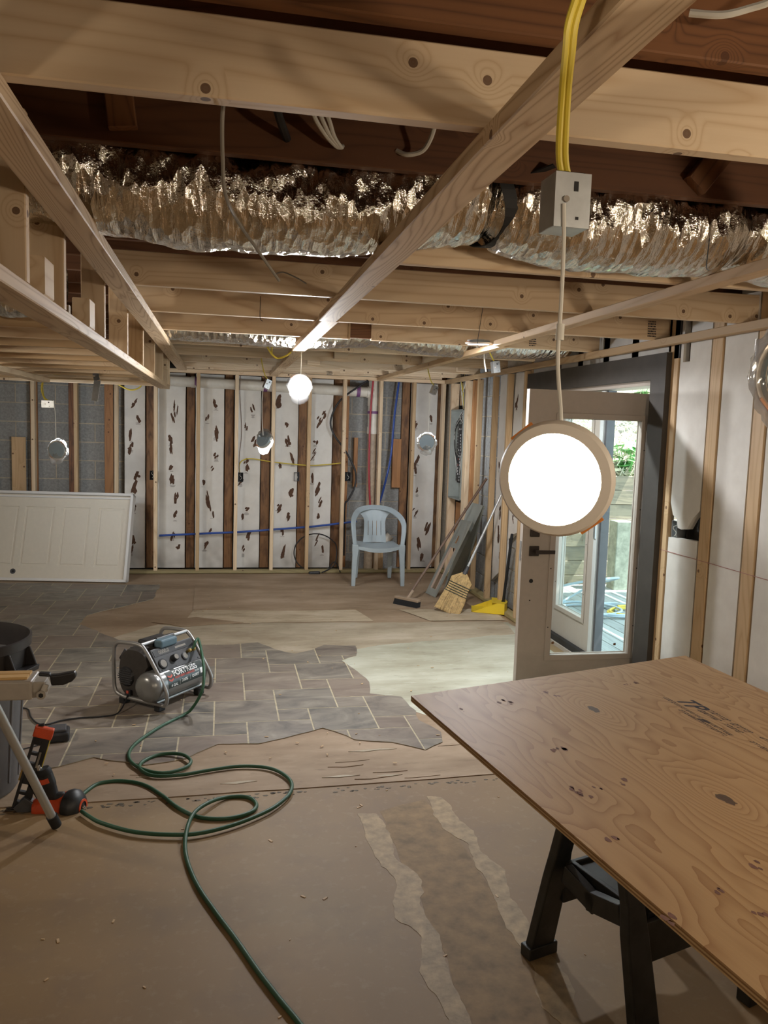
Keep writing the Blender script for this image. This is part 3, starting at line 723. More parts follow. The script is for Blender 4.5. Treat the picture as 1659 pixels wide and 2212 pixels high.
def plant(cx, cy, cz, n, sz, label, sd):
    random.seed(sd); t = thing('leafy_plant', label, 'plant', (cx, cy, cz), 'green plants on top of the retaining wall')
    for k in range(n):
        a = random.uniform(0, 6.28); r = random.uniform(.05, .32)*sz; h = random.uniform(.08, .38)*sz
        b = Vector((cx+math.cos(a)*r, cy+math.sin(a)*r, cz+h)); ln = random.uniform(.08, .13)*sz*1.2; d = Vector((math.cos(a), math.sin(a), random.uniform(-.5, .1))).normalized(); sd_ = d.cross(Vector((0, 0, 1))).normalized(); upn = sd_.cross(d)
        mb = MB(); pts = [(-1, 0), (-.6, .42), (0, .55), (.6, .32), (1, 0), (.6, -.32), (0, -.55), (-.6, -.42)]
        mb.v += [b+d*x*ln+sd_*y*ln+upn*(-.15*ln*x*x-.2*ln*abs(y)) for x, y in pts] + [b+d*x*ln+sd_*y*ln+upn*(-.15*ln*x*x-.2*ln*abs(y)-.002) for x, y in pts]
        mb.f += [(0, 1, 2, 3, 4), (0, 4, 5, 6, 7), (12, 11, 10, 9, 8), (15, 14, 13, 12, 8)]; mb.obj('leaf', 'leaf', t)
        MB().tube([(cx+.02*math.cos(a), cy+.02*math.sin(a), cz-.05), (cx+math.cos(a)*r*.5, cy+math.sin(a)*r*.5, cz+h*.8), b-d*ln], .004, 5).obj('stem', 'leaf', t)
p = at(1355, 1075, Y=8.58); plant(p.x, 8.62, 1.2, 22, 1.05, 'bright green leafy plant above the timber wall, seen through the open leaf pane', 1)
p = at(1290, 1060, Y=8.7); plant(p.x, 8.75, 1.25, 10, .8, 'smaller green plant above the timber wall, left of the larger one', 2)
p = at(1385, 920, Y=9.8); plant(p.x+.1, 9.8, 2.0, 14, 1.4, 'green plant higher up the slope at the top corner of the pane', 3)

# ================================================================== DUCTS
def duct(name, label, path, ry, rz, seed, straps=(), amp=.022, n=46, sub=5):
    P = smooth_path(path, sub)
    # resample densely
    Q = []
    for i in range(len(P)-1):
        m_ = max(1, int((P[i+1]-P[i]).length/.012))
        for j in range(m_): Q.append(P[i].lerp(P[i+1], j/m_))
    Q.append(P[-1]); mb = MB(); s = 0
    for i, p in enumerate(Q):
        d = (Q[min(i+2, len(Q)-1)]-Q[max(i-2, 0)]).normalized(); sd = d.cross(Vector((0, 0, 1))).normalized(); uu = sd.cross(d)
        s += (Q[i]-Q[i-1]).length if i else 0
        pin = 1.0
        for c_ in straps: pin -= .22*math.exp(-((p.x-c_)/.045)**2)
        for k in range(n):
            a = 2*math.pi*k/n
            wr_ = noise.noise(Vector((s*11+seed, math.cos(a)*1.6, math.sin(a)*1.6)))*1.0 + noise.noise(Vector((s*30+seed, math.cos(a)*3, math.sin(a)*3)))*.55 + abs(noise.noise(Vector((s*52, math.cos(a)*7+seed, math.sin(a)*7))))*.5
            low = .35+.65*min(1, max(0, (math.sin(a)+.55)/1.0))      # taut underneath, crumpled on the sides
            r_ = pin*(1+amp*wr_*low/.2)
            mb.v.append(p+sd*math.cos(a)*ry*r_+uu*math.sin(a)*rz*r_)
    for i in range(len(Q)-1):
        for k in range(n):
            j = (k+1) % n; mb.f.append((i*n+k, i*n+j, (i+1)*n+j, (i+1)*n+k))
    mb.smooth = True
    return tag(mb.obj(name, 'foil'), label, 'duct')
dz = [(-.60, 2.60, 2.37), (0, 2.6, 2.355), (.5, 2.6, 2.35), (1.0, 2.6, 2.375), (1.2, 2.6, 2.37), (1.7, 2.6, 2.35), (2.1, 2.6, 2.36), (2.5, 2.6, 2.35), (2.75, 2.6, 2.35)]
dz = [(-.62, 2.245), (-.345, 2.225), (-.09, 2.200), (.22, 2.199), (.53, 2.235), (.70, 2.262), (.83, 2.275), (.95, 2.248), (1.22, 2.220), (1.51, 2.222), (1.72, 2.235), (1.95, 2.215), (2.3, 2.22), (2.7, 2.25)]
duct('foil_duct', 'large crumpled silver foil duct under the ceiling in the foreground', [(x, 2.60, z+.158) for x, z in dz], .168, .158, 2, (.85, 1.72), amp=.034)
duct('foil_duct', 'silver foil duct bending away to the left inside the dropped soffit', [(-.62, 2.72, 2.30), (-.9, 2.78, 2.24), (-1.4, 2.75, 2.19), (-2.6, 2.75, 2.19)], .15, .15, 9)
duct('foil_duct', 'thinner silver foil duct further back between two pale joists', [(-.45, 5.75, 2.33), (.1, 5.75, 2.32), (.6, 5.75, 2.315), (1.05, 5.75, 2.345), (1.5, 5.75, 2.31), (2.0, 5.75, 2.31), (2.5, 5.75, 2.34)], .19, .105, 5, (1.05,), n=36)
duct('foil_duct', 'short silver foil duct end seen between the upright soffit blocks', [(-.58, 3.02, 2.14), (-.85, 3.06, 2.15), (-1.5, 3.0, 2.2)], .13, .13, 15)
sb = MB()
for i in range(24):
    a = math.pi*(-.15+1.3*i/23)+math.pi
    a2 = math.pi*(-.15+1.3*(i+1)/23)+math.pi
    f_ = lambda q, r: Vector((0.85+.03*math.sin(q*2), 2.60+math.cos(q)*r*1.08, 2.42+math.sin(q)*r))
    sb.hexa([f_(a, .145)+Vector((-.022, 0, 0)), f_(a, .145)+Vector((.022, 0, 0)), f_(a2, .145)+Vector((.022, 0, 0)), f_(a2, .145)+Vector((-.022, 0, 0)), f_(a, .149)+Vector((-.022, 0, 0)), f_(a, .149)+Vector((.022, 0, 0)), f_(a2, .149)+Vector((.022, 0, 0)), f_(a2, .149)+Vector((-.022, 0, 0))])
sb.bar((.88, 2.44, 2.44), (.97, 2.37, 2.47), .03, .004)
tag(sb.obj('duct_strap', 'blackm'), 'black strap cinched round the large foil duct', 'strap')

# ================================================================== CABLES AND PIPES
def cable(name, label, path, r, mat, cat='cable', k=6, n=8, group=None):
    return tag(MB().tube(smooth_path(path, k), r, n).obj(name, mat), label, cat, group)
A = at
cable('grey_cable', 'thin grey wire dangling past the front joist and foil duct, left of centre', [A(485, 205, Y=1.60), A(480, 260, Y=1.62), A(481, 340, Y=1.7), A(487, 420, Y=1.8), A(515, 480, Y=2.0), A(560, 545, Y=2.2), A(603, 606, Y=2.3)], .004, 'greycab')
for i in range(3): cable('white_cable', ('left white cable of three looping into the hole in the dark joist', 'middle white cable of three looping into the hole in the dark joist', 'right white cable of three looping into the hole in the dark joist')[i], [A(672+i*14, 232, Y=2.30), A(684+i*14, 262, Y=2.32), A(706+i*8, 295, Y=2.35), A(728+i*4, 317, Y=2.37), A(740, 316, Y=2.402)], .006, 'whitecab', group='white cables at the joist hole')
cable('white_cable', 'single white cable curving into the dark joist beside the centre strip', [A(941, 266, Y=2.3), A(930, 300, Y=2.33), A(912, 326, Y=2.36), A(880, 334, Y=2.38), A(857, 326, Y=2.402)], .007, 'whitecab')
cable('black_cable', 'black cable entering the dark joist above the foil duct', [A(596, 228, Y=2.30), A(606, 262, Y=2.33), A(620, 300, Y=2.402)], .012, 'blackcab')
cable('white_cable', 'white cable at the top right corner against the reddish joist', [A(1490, 28, Y=1.43), A(1560, 32, Y=1.40), A(1620, 18, Y=1.38), A(1670, 0, Y=1.36), A(1720, -40, Y=1.36)], .007, 'whitecab')
pv = MB().tube([(-.75, 9.19, 2.115), (1.62, 9.19, 2.075)], .057, 20)
pvo = tag(pv.obj('drain_pipe', 'pvc'), 'white plastic drain pipe running level along the top of the back wall', 'pipe')
for x in (-.32, -.30, .47, .80, 1.52):
    MB().tube([(x-.02, 9.19, 2.105-.017*x), (x+.02, 9.19, 2.104-.017*x)], .0585 if x in (-.3, .8) else .063, 20).obj('pipe_joint', 'purple' if x in (-.30, .47, 1.52) else 'pvc', pvo)
pv = MB().tube([(1.70, 9.19, 2.2), (1.70, 9.19, 1.62)], .057, 20)
pvo = tag(pv.obj('drain_pipe', 'pvc'), 'vertical drain pipe of white and stained plastic behind the chair', 'pipe')
MB().tube([(1.70, 9.19, 1.62), (1.70, 9.19, 0.02)], .055, 20).obj('lower_section', 'pvcdirty', pvo)
for a_f, b_f in (((1.70, 9.19, 2.02), (1.70, 9.19, 1.92)), ((1.62, 9.19, 2.075), (1.70, 9.19, 2.075)), ((1.70, 9.19, 1.68), (1.70, 9.19, 1.60))): MB().tube([a_f, b_f], .065, 20).obj('pipe_fitting', 'pvc', pvo)
MB().tube([(1.70, 9.19, 1.86), (1.70, 9.19, 1.83)], .0645, 20).obj('primer_band', 'purple', pvo)
MB().tube([(1.83, 9.19, .30), (1.95, 9.18, .42)], .05, 16).obj('branch_stub', 'pvc', pvo)
cable('red_pipe', 'dark red water pipe running down beside the vertical drain pipe', [A(806, 822, Y=9.1), A(800, 900, Y=9.12), A(797, 1000, Y=9.12), A(798, 1060, Y=9.12), A(801, 1120, Y=9.12)], .011, 'redpex', 'pipe')
cable('blue_pipe', 'blue water pipe hanging down in the bay right of the drain pipe', [A(862, 825, Y=9.16), A(852, 900, Y=9.16), A(845, 980, Y=9.16), A(835, 1030, Y=9.16), A(820, 1085, Y=9.16), A(806, 1105, Y=9.14)], .012, 'bluepex', 'pipe')
cable('blue_pipe', 'blue water pipe threaded level through the studs of the back wall', [A(344, 1157, Y=9.15), A(430, 1153, Y=9.15), A(520, 1149, Y=9.15), A(600, 1143, Y=9.15), A(680, 1137, Y=9.15), A(770, 1126, Y=9.15)], .012, 'bluepex', 'pipe', k=3)
cable('black_cable', 'thick black cable curling down the studs left of the drain pipe', [A(795, 822, Y=9.0), A(760, 845, Y=9.12), A(735, 865, Y=9.14), A(720, 890, Y=9.15), A(714, 915, Y=9.15), A(722, 940, Y=9.15), A(740, 965, Y=9.15), A(758, 995, Y=9.15), A(769, 1025, Y=9.15), A(765, 1055, Y=9.15), A(752, 1080, Y=9.15), A(745, 1092, Y=9.15), A(744, 1150, Y=9.17), A(743, 1200, Y=9.17)], .011, 'blackcab')
cable('black_cable', 'black cable coiled in a hoop near the foot of the back wall', [A(735, 1236, Y=9.02)] + [A(682+47*math.cos(a), 1194+41*math.sin(a), Y=9.12) for a in [.5+i*.5 for i in range(12)]] + [A(722, 1220, Y=9.04), A(695, 1237, Y=9.0)], .007, 'blackcab')
tag(MB().bar(A(667, 1240, Y=8.98), A(691, 1238, Y=8.98), .055, .05).obj('cable_plug', 'black', None, .01), 'black plug lying on the bottom plate below the hoop of cable', 'plug')
cable('yellow_cable', 'yellow cable strung level across the foam boards', [A(518, 1022, Y=9.14), A(517, 1005, Y=9.14), A(525, 994, Y=9.13), A(545, 991, Y=9.13), A(590, 998, Y=9.13), A(660, 1005, Y=9.13), A(700, 1004, Y=9.13), A(738, 1000, Y=9.13)], .006, 'yellow')
cable('brown_cable', 'thin brown cable down the side of a stud to the middle outlet box', [A(520, 806, Y=9.13), A(518, 850, Y=9.13), A(522, 930, Y=9.13), A(517, 985, Y=9.13), A(517, 1022, Y=9.13)], .004, 'brownstick')
cable('yellow_cable', 'yellow cable looped below the far joists beside the centre strip', [A(572, 725, Y=6.0), A(578, 750, Y=6.05), A(590, 768, Y=6.05), A(602, 774, Y=6.05), A(622, 766, Y=6.0), A(638, 750, Y=6.0), A(648, 732, Y=6.0)], .007, 'yellow')
cable('yellow_cable', 'short yellow loop rising from the cable beside the centre strip', [A(587, 766, Y=6.07), A(588, 750, Y=6.07), A(596, 741, Y=6.07), A(606, 742, Y=6.07)], .006, 'yellow')
cable('yellow_cable', 'yellow cable sagging in a shallow curve under the soffit joists', [A(96, 800, Y=6.7), A(112, 807, Y=6.7), A(135, 808, Y=6.7), A(157, 803, Y=6.7)], .006, 'yellow')
cable('yellow_cable', 'yellow cable drooping at the end of the soffit over a foam board', [A(238, 816, Y=7.7), A(255, 830, Y=7.75), A(280, 842, Y=7.75), A(300, 838, Y=7.75), A(312, 822, Y=7.75)], .007, 'yellow')
for i, (x, y0, y1, x2, Y_) in enumerate(((563, 640, 688, 565, 4.4), (1043, 665, 745, 1034, 4.42), (1533, 515, 578, 1529, 2.2))):
    cable('hanging_thread', ('fine dark thread hanging below the joists left of the centre strip', 'fine dark thread hanging over the right strip near the far lamp', 'fine dark thread hanging in front of the foil duct at the right')[i], [A(x, y0, Y=Y_), A((x+x2)/2-2, (y0+y1)/2, Y=Y_), A(x2-3, y1, Y=Y_), A(x2+3, y1+6, Y=Y_)], .0018, 'blackcab', 'thread', k=3, n=5)
cable('grey_cable', 'thin wire fallen out of the joist bay beside the centre strip', [A(595, 592, Y=3.5), A(612, 588, Y=3.5), A(640, 600, Y=3.5), A(662, 613, Y=3.5)], .003, 'greycab', k=3)
# outlet boxes
def obox_(x, y, w_, h_, Y_, label, m_='blackm'):
    p = A(x, y, Y=Y_); t = thing('outlet_box', label, 'outlet box', (p.x, p.y, p.z-h_/2))
    mb = MB(); 
    for a in ((-w_/2, -w_/2+.004, -h_/2, h_/2), (w_/2-.004, w_/2, -h_/2, h_/2), (-w_/2, w_/2, -h_/2, -h_/2+.004), (-w_/2, w_/2, h_/2-.004, h_/2)): mb.box(p.x+a[0], p.x+a[1], p.y-.0, p.y+.06, p.z+a[2], p.z+a[3])
    mb.box(p.x-w_/2, p.x+w_/2, p.y+.055, p.y+.06, p.z-h_/2, p.z+h_/2); mb.obj('box_shell', m_, t)
    MB().tube(smooth_path([(p.x, p.y+.05, p.z+.04), (p.x-.01, p.y+.01, p.z+.02), (p.x+.012, p.y+.012, p.z-.005), (p.x-.005, p.y+.02, p.z-.03)], 4), .002, 5).obj('wire_end', 'whitecab', t)
obox_(329, 1027, .055, .10, 9.05, 'black outlet box on the stud right of the leaning white door'); obox_(520, 1031, .055, .10, 9.05, 'black outlet box at the end of the yellow cable')
obox_(752, 1030, .055, .10, 9.05, 'black outlet box on the stud left of the drain pipe'); obox_(641, 1030, .06, .10, 9.20, 'old grey box let into the foam board behind the yellow cable', 'dkgrey')
def obox_r(y_px, x_px, label, m_='galv'):
    p = A(x_px, y_px, X=2.62); t = thing('outlet_box', label, 'outlet box', (2.62, p.y, p.z-.05)); w_, h_ = .055, .10
    mb = MB()
    for a in ((-w_/2, -w_/2+.003, -h_/2, h_/2), (w_/2-.003, w_/2, -h_/2, h_/2), (-w_/2, w_/2, -h_/2, -h_/2+.003), (-w_/2, w_/2, h_/2-.003, h_/2)): mb.box(2.60, 2.66, p.y+a[0], p.y+a[1], p.z+a[2], p.z+a[3])
    mb.box(2.657, 2.66, p.y-w_/2, p.y+w_/2, p.z-h_/2, p.z+h_/2); mb.obj('box_shell', m_, t)
    MB().tube(smooth_path([(2.65, p.y, p.z+.03), (2.60, p.y+.01, p.z+.01), (2.61, p.y-.01, p.z-.02), (2.59, p.y-.02, p.z-.04)], 4), .003, 5).obj('wire_end', 'whitecab', t)
obox_r(1140, 1434, 'metal outlet box beside the door surround in the torn foam hole'); obox_r(1143, 1463, 'metal outlet box in the middle of the torn foam hole with loose wires')
p0 = A(1470, 700, X=2.60); p1 = A(1482, 772, X=2.60)
tag(MB().box(2.585, 2.60, p0.y-.035, p0.y+.02, p1.z, 2.36).obj('conduit_strap', 'dkgrey'), 'dark metal sleeve sunk in the foam board above the ledger', 'bracket')
# metal strap hanging from the soffit
a = [A(208, 786, Y=6.575), A(207, 812, Y=6.54), A(210, 822, Y=6.50), A(204, 866, Y=6.45)]
mb = MB()
for i in range(3): mb.bar(a[i], a[i+1], .045, .004, (0, 1, .2))
mb.bar(a[2]+Vector((.024, -.01, 0)), a[3]+Vector((.024, -.01, 0)), .004, .03, (0, 1, .2)); tag(mb.obj('metal_bracket', 'galv'), 'bent galvanised metal bracket hanging under the soffit joists', 'bracket')
# loose board standing in the left bay
p = A(38, 1058, Y=9.2); q = A(40, 948, Y=9.24)
lb = stick('loose_board', Vector((p.x+.01, 9.20, .74)), Matrix.Rotation(-math.pi/2-.035, 3, 'Y'), 1.44, .02, .142, 'furw', None); lb.rotation_euler = (0, 0, 0); lb.matrix_basis = Matrix.Translation((p.x+.01, 9.235, .735)) @ Matrix.Rotation(-math.pi/2, 4, 'Y') @ Matrix.Rotation(0.0, 4, 'X')
tag(lb, 'short pine board standing in the block bay above the leaning white door', 'board')

# ================================================================== LAMPS
def lamp(label, c, nrm, R, lit, box=None, cord=None, bag=None, back=False, mat='lit', group=None):
    c = Vector(c); nrm = Vector(nrm).normalized(); t = thing('wafer_lamp', label, 'lamp', tuple(c), group)
    MB().lathe([(0, 0), (0, R*.775)], c+nrm*.0035, nrm, 48).obj('diffuser', mat if lit else 'unlit', t)
    MB().lathe([(.002, R*.775), (.005, R*.79), (.003, R*.95), (-.004, R), (-.008, R), (-.008, R*.86), (-.022, R*.84), (-.024, 0)], c, nrm, 48).obj('rim', 'rim', t)
    MB().lathe([(-.0085, R*.88), (-.024, R*.83), (-.0255, R*.5), (-.0255, R*.45), (-.028, R*.45), (-.028, 0)], c, nrm, 40).obj('housing', 'lamphouse', t)
    u = Vector((0, 0, 1)).cross(nrm).normalized(); vv = nrm.cross(u)
    for sg in (-1, 1):
        dd = (u*.62+vv*-.78)*sg; e = dd.cross(nrm)
        MB().bar(c+dd*R*1.0-e*.02-nrm*.012, c+dd*R*1.0+e*.02-nrm*.012, .006, .003, nrm).obj('spring_clip', 'orangew', t)
    if cord: MB().tube(smooth_path([c-nrm*.026+Vector((0, 0, R*.35))]+[Vector(q) for q in cord], 5), .0032, 8).obj('cord', 'whitecab', t)
    if bag:
        random.seed(bag); sd = Vector([random.uniform(0, 9) for _ in range(3)])
        tip = -vv*1 if True else 0
        def fb(a, b):
            th = a*math.pi; ph = b*2*math.pi
            d = nrm*math.cos(th)*.24+(u*math.cos(ph)+Vector((0, 0, 1))*math.sin(ph))*math.sin(th)
            k = 1.14+.14*noise.noise(d*4+sd)+.10*noise.noise(d*11+sd)
            k += .45*max(0, -math.sin(ph+.25*math.sin(bag)))**6*math.sin(th)
            return c+d*R*k
        MB().grid(fb, 24, 48).obj('plastic_bag', 'bagclear' if mat == 'litfar' else 'bag', t)
    return t
def jbox(label, c, ang, tilt=0, cables=None, dims=(.052, .045, .082)):
    c = Vector(c); t = thing('junction_box', label, 'junction box', tuple(c))
    Rz = Matrix.Rotation(ang, 3, 'Z') @ Matrix.Rotation(tilt, 3, 'Y'); ax, ay, az = [Rz @ Vector(q) for q in ((1, 0, 0), (0, 1, 0), (0, 0, 1))]
    w_, d_, h_ = dims
    MB().obox(c, ax, ay, az, w_/2, d_/2, h_/2).obj('box_body', 'galv', t, .0012)
    cv = MB().obox(c-ay*(d_/2+.001), ax, ay, az, w_/2, .001, h_/2).obj('cover', 'galv', t)
    MB().obox(c-ay*(d_/2+.0024)+ax*w_*.08+az*h_*.25, ax, ay, az, w_*.06, .0005, h_*.09).obj('slot', 'blackm', cv)
    MB().obox(c-ay*(d_/2+.0024)+ax*w_*.14-az*h_*.33, ax, ay, az, w_*.04, .0005, h_*.028).obj('slot', 'blackm', cv)
    MB().obox(c+az*(h_/2+.002), ax, ay, az, w_*.4, d_*.35, .002).obj('clamp', 'blackm', t)
    if dims[2] > .08:
        for i in range(5): MB().obox(c-ay*(d_/2+.0024)+ax*w_*.33+az*(h_*.38-i*h_*.045), ax, ay, az, w_*.1, .0004, h_*.008).obj('embossed_line', 'dkgrey', cv)
    MB().lathe([(0, .0045), (.004, .0045), (.004, 0)], c-ay*(d_/2+.002)-ax*w_*.2+az*0, -ay, 14).obj('bushing', 'bushing', t)
    for i, P in enumerate(cables or []): MB().tube(smooth_path([c+az*(h_/2)+ax*((i-.5)*.010 if len(cables) > 1 else 0)]+[Vector(q) for q in P], 5), .0048, 8).obj('yellow_cable', 'yellow', t)
    return t
YN = 1.12
bc = A(1219, 443, Y=YN+.03)
cabY = ((330, 1.13), (200, 1.08), (110, 1.02), (50, .98), (-10, .95), (-60, .93))
jbox('near galvanised junction box on twin yellow cables above the large lit lamp', bc, 0.02, 0, [[A(x, y, Y=Y_) for (y, Y_), x in zip(cabY, (1207, 1214, 1222, 1228, 1246, 1260))], [A(x, y, Y=Y_) for (y, Y_), x in zip(cabY, (1221, 1227, 1236, 1243, 1261, 1277))]], (.055, .052, .076))
lc = A(1198, 1036, Y=YN)
cc = [A(1212, 900, Y=YN+.02), A(1205, 780, Y=YN+.0), A(1213, 640, Y=YN), A(1218, 520, Y=YN), A(1218, 440, Y=YN+.0)]
t = lamp('large lit round lamp hanging nearest the camera in front of the glazed door', lc, (-.60, -.78, -.12), .0875, True, cord=cc, mat='lit')
MB().tube([A(1209, 735, Y=YN), A(1211, 700, Y=YN)], .006, 12).obj('cord_connector', 'whitecab', t)
cp = lc-Vector((-.60, -.78, -.12)).normalized()*.03
MB().tube(smooth_path([A(1290, 975, Y=YN+.05), A(1312, 1000, Y=YN+.05), A(1326, 1040, Y=YN+.05), A(1318, 1080, Y=YN+.05), A(1296, 1112, Y=YN+.04)], 6), .0024, 8).obj('wire_loop', 'brownstick', t)
LL = [('round lamp glowing in its clear bag near the end of the centre strip', (648, 834), 5.9, (-.1, -1, -.05), True, [(650, 800), (651, 770), (650, 742)], 3),
      ('bagged lamp seen from behind in front of the grey block wall at the left', (125, 972), 7.4, (.35, 1, .1), True, [(121, 950), (120, 920), (119, 890), (116, 874)], 4),
      ('bagged lamp seen edge on, hanging between the leaning door and the chair', (572, 950), 7.3, (.75, .8, -.45), True, [(566, 905), (566, 870), (568, 842)], 5),
      ('bagged lamp seen from behind hanging above the plastic chair', (922, 955), 7.6, (.25, 1, .1), True, [(926, 930), (927, 890), (930, 854)], 6)]
for lb_, (x, y), Y_, nr, lit_, cd, bg_ in LL: lamp(lb_, A(x, y, Y=Y_), nr, .085, lit_, cord=[A(a, b, Y=Y_) for a, b in cd], bag=bg_, mat='litfar' if bg_ == 3 else 'litcool')
lamp('lit lamp lying flat among the far joists on the right strip', (1.60, 5.02, 2.225), (.03, .05, -1), .085, True, mat='litstrip')
lamp('unlit lamp at the right edge of the frame in front of the foam boards', A(1694, 806, Y=1.55), (-.2, 1, .1), .0875, False, cord=[A(1700, 700, Y=1.55), A(1700, 560, Y=1.55), A(1700, 500, Y=1.55)], bag=9)
jbox('junction box on a yellow cable above the edge-on bagged lamp', A(577, 830, Y=7.32), .3, .4, [[A(573, 812, Y=7.3), A(567, 790, Y=7.3), A(564, 772, Y=7.3)]])
jbox('junction box on a yellow cable above the bagged lamp over the chair', A(937, 843, Y=7.62), .3, .4, [[A(932, 825, Y=7.6), A(926, 805, Y=7.6), A(923, 790, Y=7.6)]])
jbox('junction box on an orange-yellow cable near the door ledger', A(1070, 793, Y=5.6), .1, -.15, [[A(1066, 778, Y=5.58), A(1058, 762, Y=5.55), A(1054, 752, Y=5.55)]])
jbox('dark junction box on yellow cables in front of the grey block wall', A(104, 873, Y=7.42), .05, 0, [[A(95, 860, Y=7.4), A(89, 840, Y=7.4), A(92, 822, Y=7.35)], [A(96, 858, Y=7.42), A(92, 838, Y=7.42), A(94, 820, Y=7.36)]], (.10, .05, .06))
cable('white_cable', 'short white cord hanging beside the junction box near the door ledger', [A(1045, 752, Y=5.55), A(1046, 768, Y=5.55), A(1047, 785, Y=5.55), A(1050, 803, Y=5.55)], .005, 'whitecab')
# lamps like these hang behind the camera; two unseen side ones are added fill
for i, (x, y, z, nr) in enumerate(((1.35, -.75, 1.8, (-.15, 1, -.18)), (-.75, -.85, 1.8, (.15, 1, -.25)), (-2.35, 3.6, 1.85, (.5, 1, -.3)), (1.95, .75, 1.85, (-.35, 1, -.3)))):
    lamp(('lit lamp hanging behind the camera on the right', 'lit lamp hanging behind the camera on the left', 'lit fill lamp added out of view left of the camera', 'lit fill lamp added out of view right of the plywood')[i], (x, y, z), nr, .0875, True, cord=[(x, y-.02, 2.0), (x, y-.02, 2.39)], mat='fillleft' if i == 2 else 'litback')

# ================================================================== PLYWOOD ON A SAWHORSE
ZP = .83
ca = A(888, 1503, Z=ZP); cb = A(1480, 1416, Z=ZP); cc_ = A(1659, 2163, Z=ZP); cd_ = A(1659, 1496, Z=ZP)
e1 = (cc_-ca).normalized()*2.40; e2 = (cd_-cb).normalized()*2.40
K = [ca, cb, cb+e2, ca+e1]
cx = sum((k for k in K), Vector())/4
def ply_map(u, v): return K[0].lerp(K[1], v).lerp(K[3].lerp(K[2], v), u)       # u along the length, v across
ux = e1.normalized(); uy = Vector((-ux.y, ux.x, 0)); uy = uy if uy.dot(K[1]-K[0]) > 0 else -uy
Tm = Matrix(((ux.x, uy.x, 0, K[0].x), (ux.y, uy.y, 0, K[0].y), (0, 0, 1, ZP), (0, 0, 0, 1))); Ti = Tm.inverted()
def plymat():
    m, nt, p = newmat('plywood_face')
    tc = nt.nodes.new('ShaderNodeTexCoord'); O = tc.outputs['Object']
    mp = nt.nodes.new('ShaderNodeMapping'); mp.inputs['Scale'].default_value = (1.5, 5.5, 1); L(nt, O, mp.inputs[0])
    fld = noise_(nt, mp.outputs[0], 1.0, 2.2, .5); tot = fld
    sp = nt.nodes.new('ShaderNodeSeparateXYZ'); L(nt, O, sp.inputs[0])
    kn = None
    for (px, py, sz) in ((1283, 1532, 1.0), (1520, 1557, .7), (1567, 1726, 1.1)):
        q = Ti @ A(px, py, Z=ZP)
        dx = math_(nt, 'SUBTRACT', sp.outputs[0], q.x); dy = math_(nt, 'SUBTRACT', sp.outputs[1], q.y)
        d = math_(nt, 'SQRT', math_(nt, 'ADD', math_(nt, 'POWER', math_(nt, 'MULTIPLY', dx, .55), 2), math_(nt, 'POWER', math_(nt, 'MULTIPLY', dy, 1.25), 2)))
        dn = math_(nt, 'ADD', d, math_(nt, 'MULTIPLY', math_(nt, 'SUBTRACT', fld, .5), .10))
        tot = math_(nt, 'ADD', tot, math_(nt, 'MULTIPLY', math_(nt, 'EXPONENT', math_(nt, 'MULTIPLY', dn, -7.0)), .62*sz))
        k_ = math_(nt, 'LESS_THAN', math_(nt, 'ADD', d, math_(nt, 'MULTIPLY', math_(nt, 'SUBTRACT', noise_(nt, O, 60, 3), .5), .02)), .016*sz)
        kn = k_ if kn is None else math_(nt, 'MAXIMUM', kn, k_)
    rg = math_(nt, 'FRACT', math_(nt, 'MULTIPLY', tot, 17.0))
    ln = math_(nt, 'POWER', rg, 3.0)
    mp2 = nt.nodes.new('ShaderNodeMapping'); mp2.inputs['Scale'].default_value = (5, 150, 1); L(nt, O, mp2.inputs[0]); fn = noise_(nt, mp2.outputs[0], 1, 3, .6)
    big = noise_(nt, mp.outputs[0], .6, 2)
    c = mix(nt, big, (.40, .25, .115), (.50, .325, .16))
    c = mix(nt, math_(nt, 'MULTIPLY', ln, .75), c, (.25, .115, .035))
    c = mix(nt, math_(nt, 'MULTIPLY', fn, .28), c, (.24, .125, .05))
    c = mix(nt, math_(nt, 'MULTIPLY', kn, .9), c, (.045, .02, .01))
    L(nt, c, p.inputs['Base Color']); p.inputs['Roughness'].default_value = .5; bump(nt, p, fn, .15, .002); return m
M['ply'] = plymat(); M['plyedge1'] = plain('plywood_pale_ply', (.52, .36, .19), .7, nz=.15); M['plyedge2'] = plain('plywood_dark_ply', (.26, .14, .06), .7, nz=.2)
pl = thing('plywood_sheet', 'large sheet of plywood with dark knots lying on the black sawhorse', 'plywood', tuple((K[0]+K[2])/2))
for i in range(5):
    o_ = .0006 if i % 2 else 0
    P = [Ti @ k for k in K]; P = [(q.x, q.y) for q in P]
    mb = MB(); mb.prism(P, lambda x, y, t: (x, y, t), -.018+i*.0036+.00005, -.018+(i+1)*.0036)
    o = mb.obj('top_ply' if i == 4 else 'ply_layer', 'ply' if i == 4 else ('plyedge2' if i % 2 else 'plyedge1')); o.matrix_basis = Tm; put(o, pl)
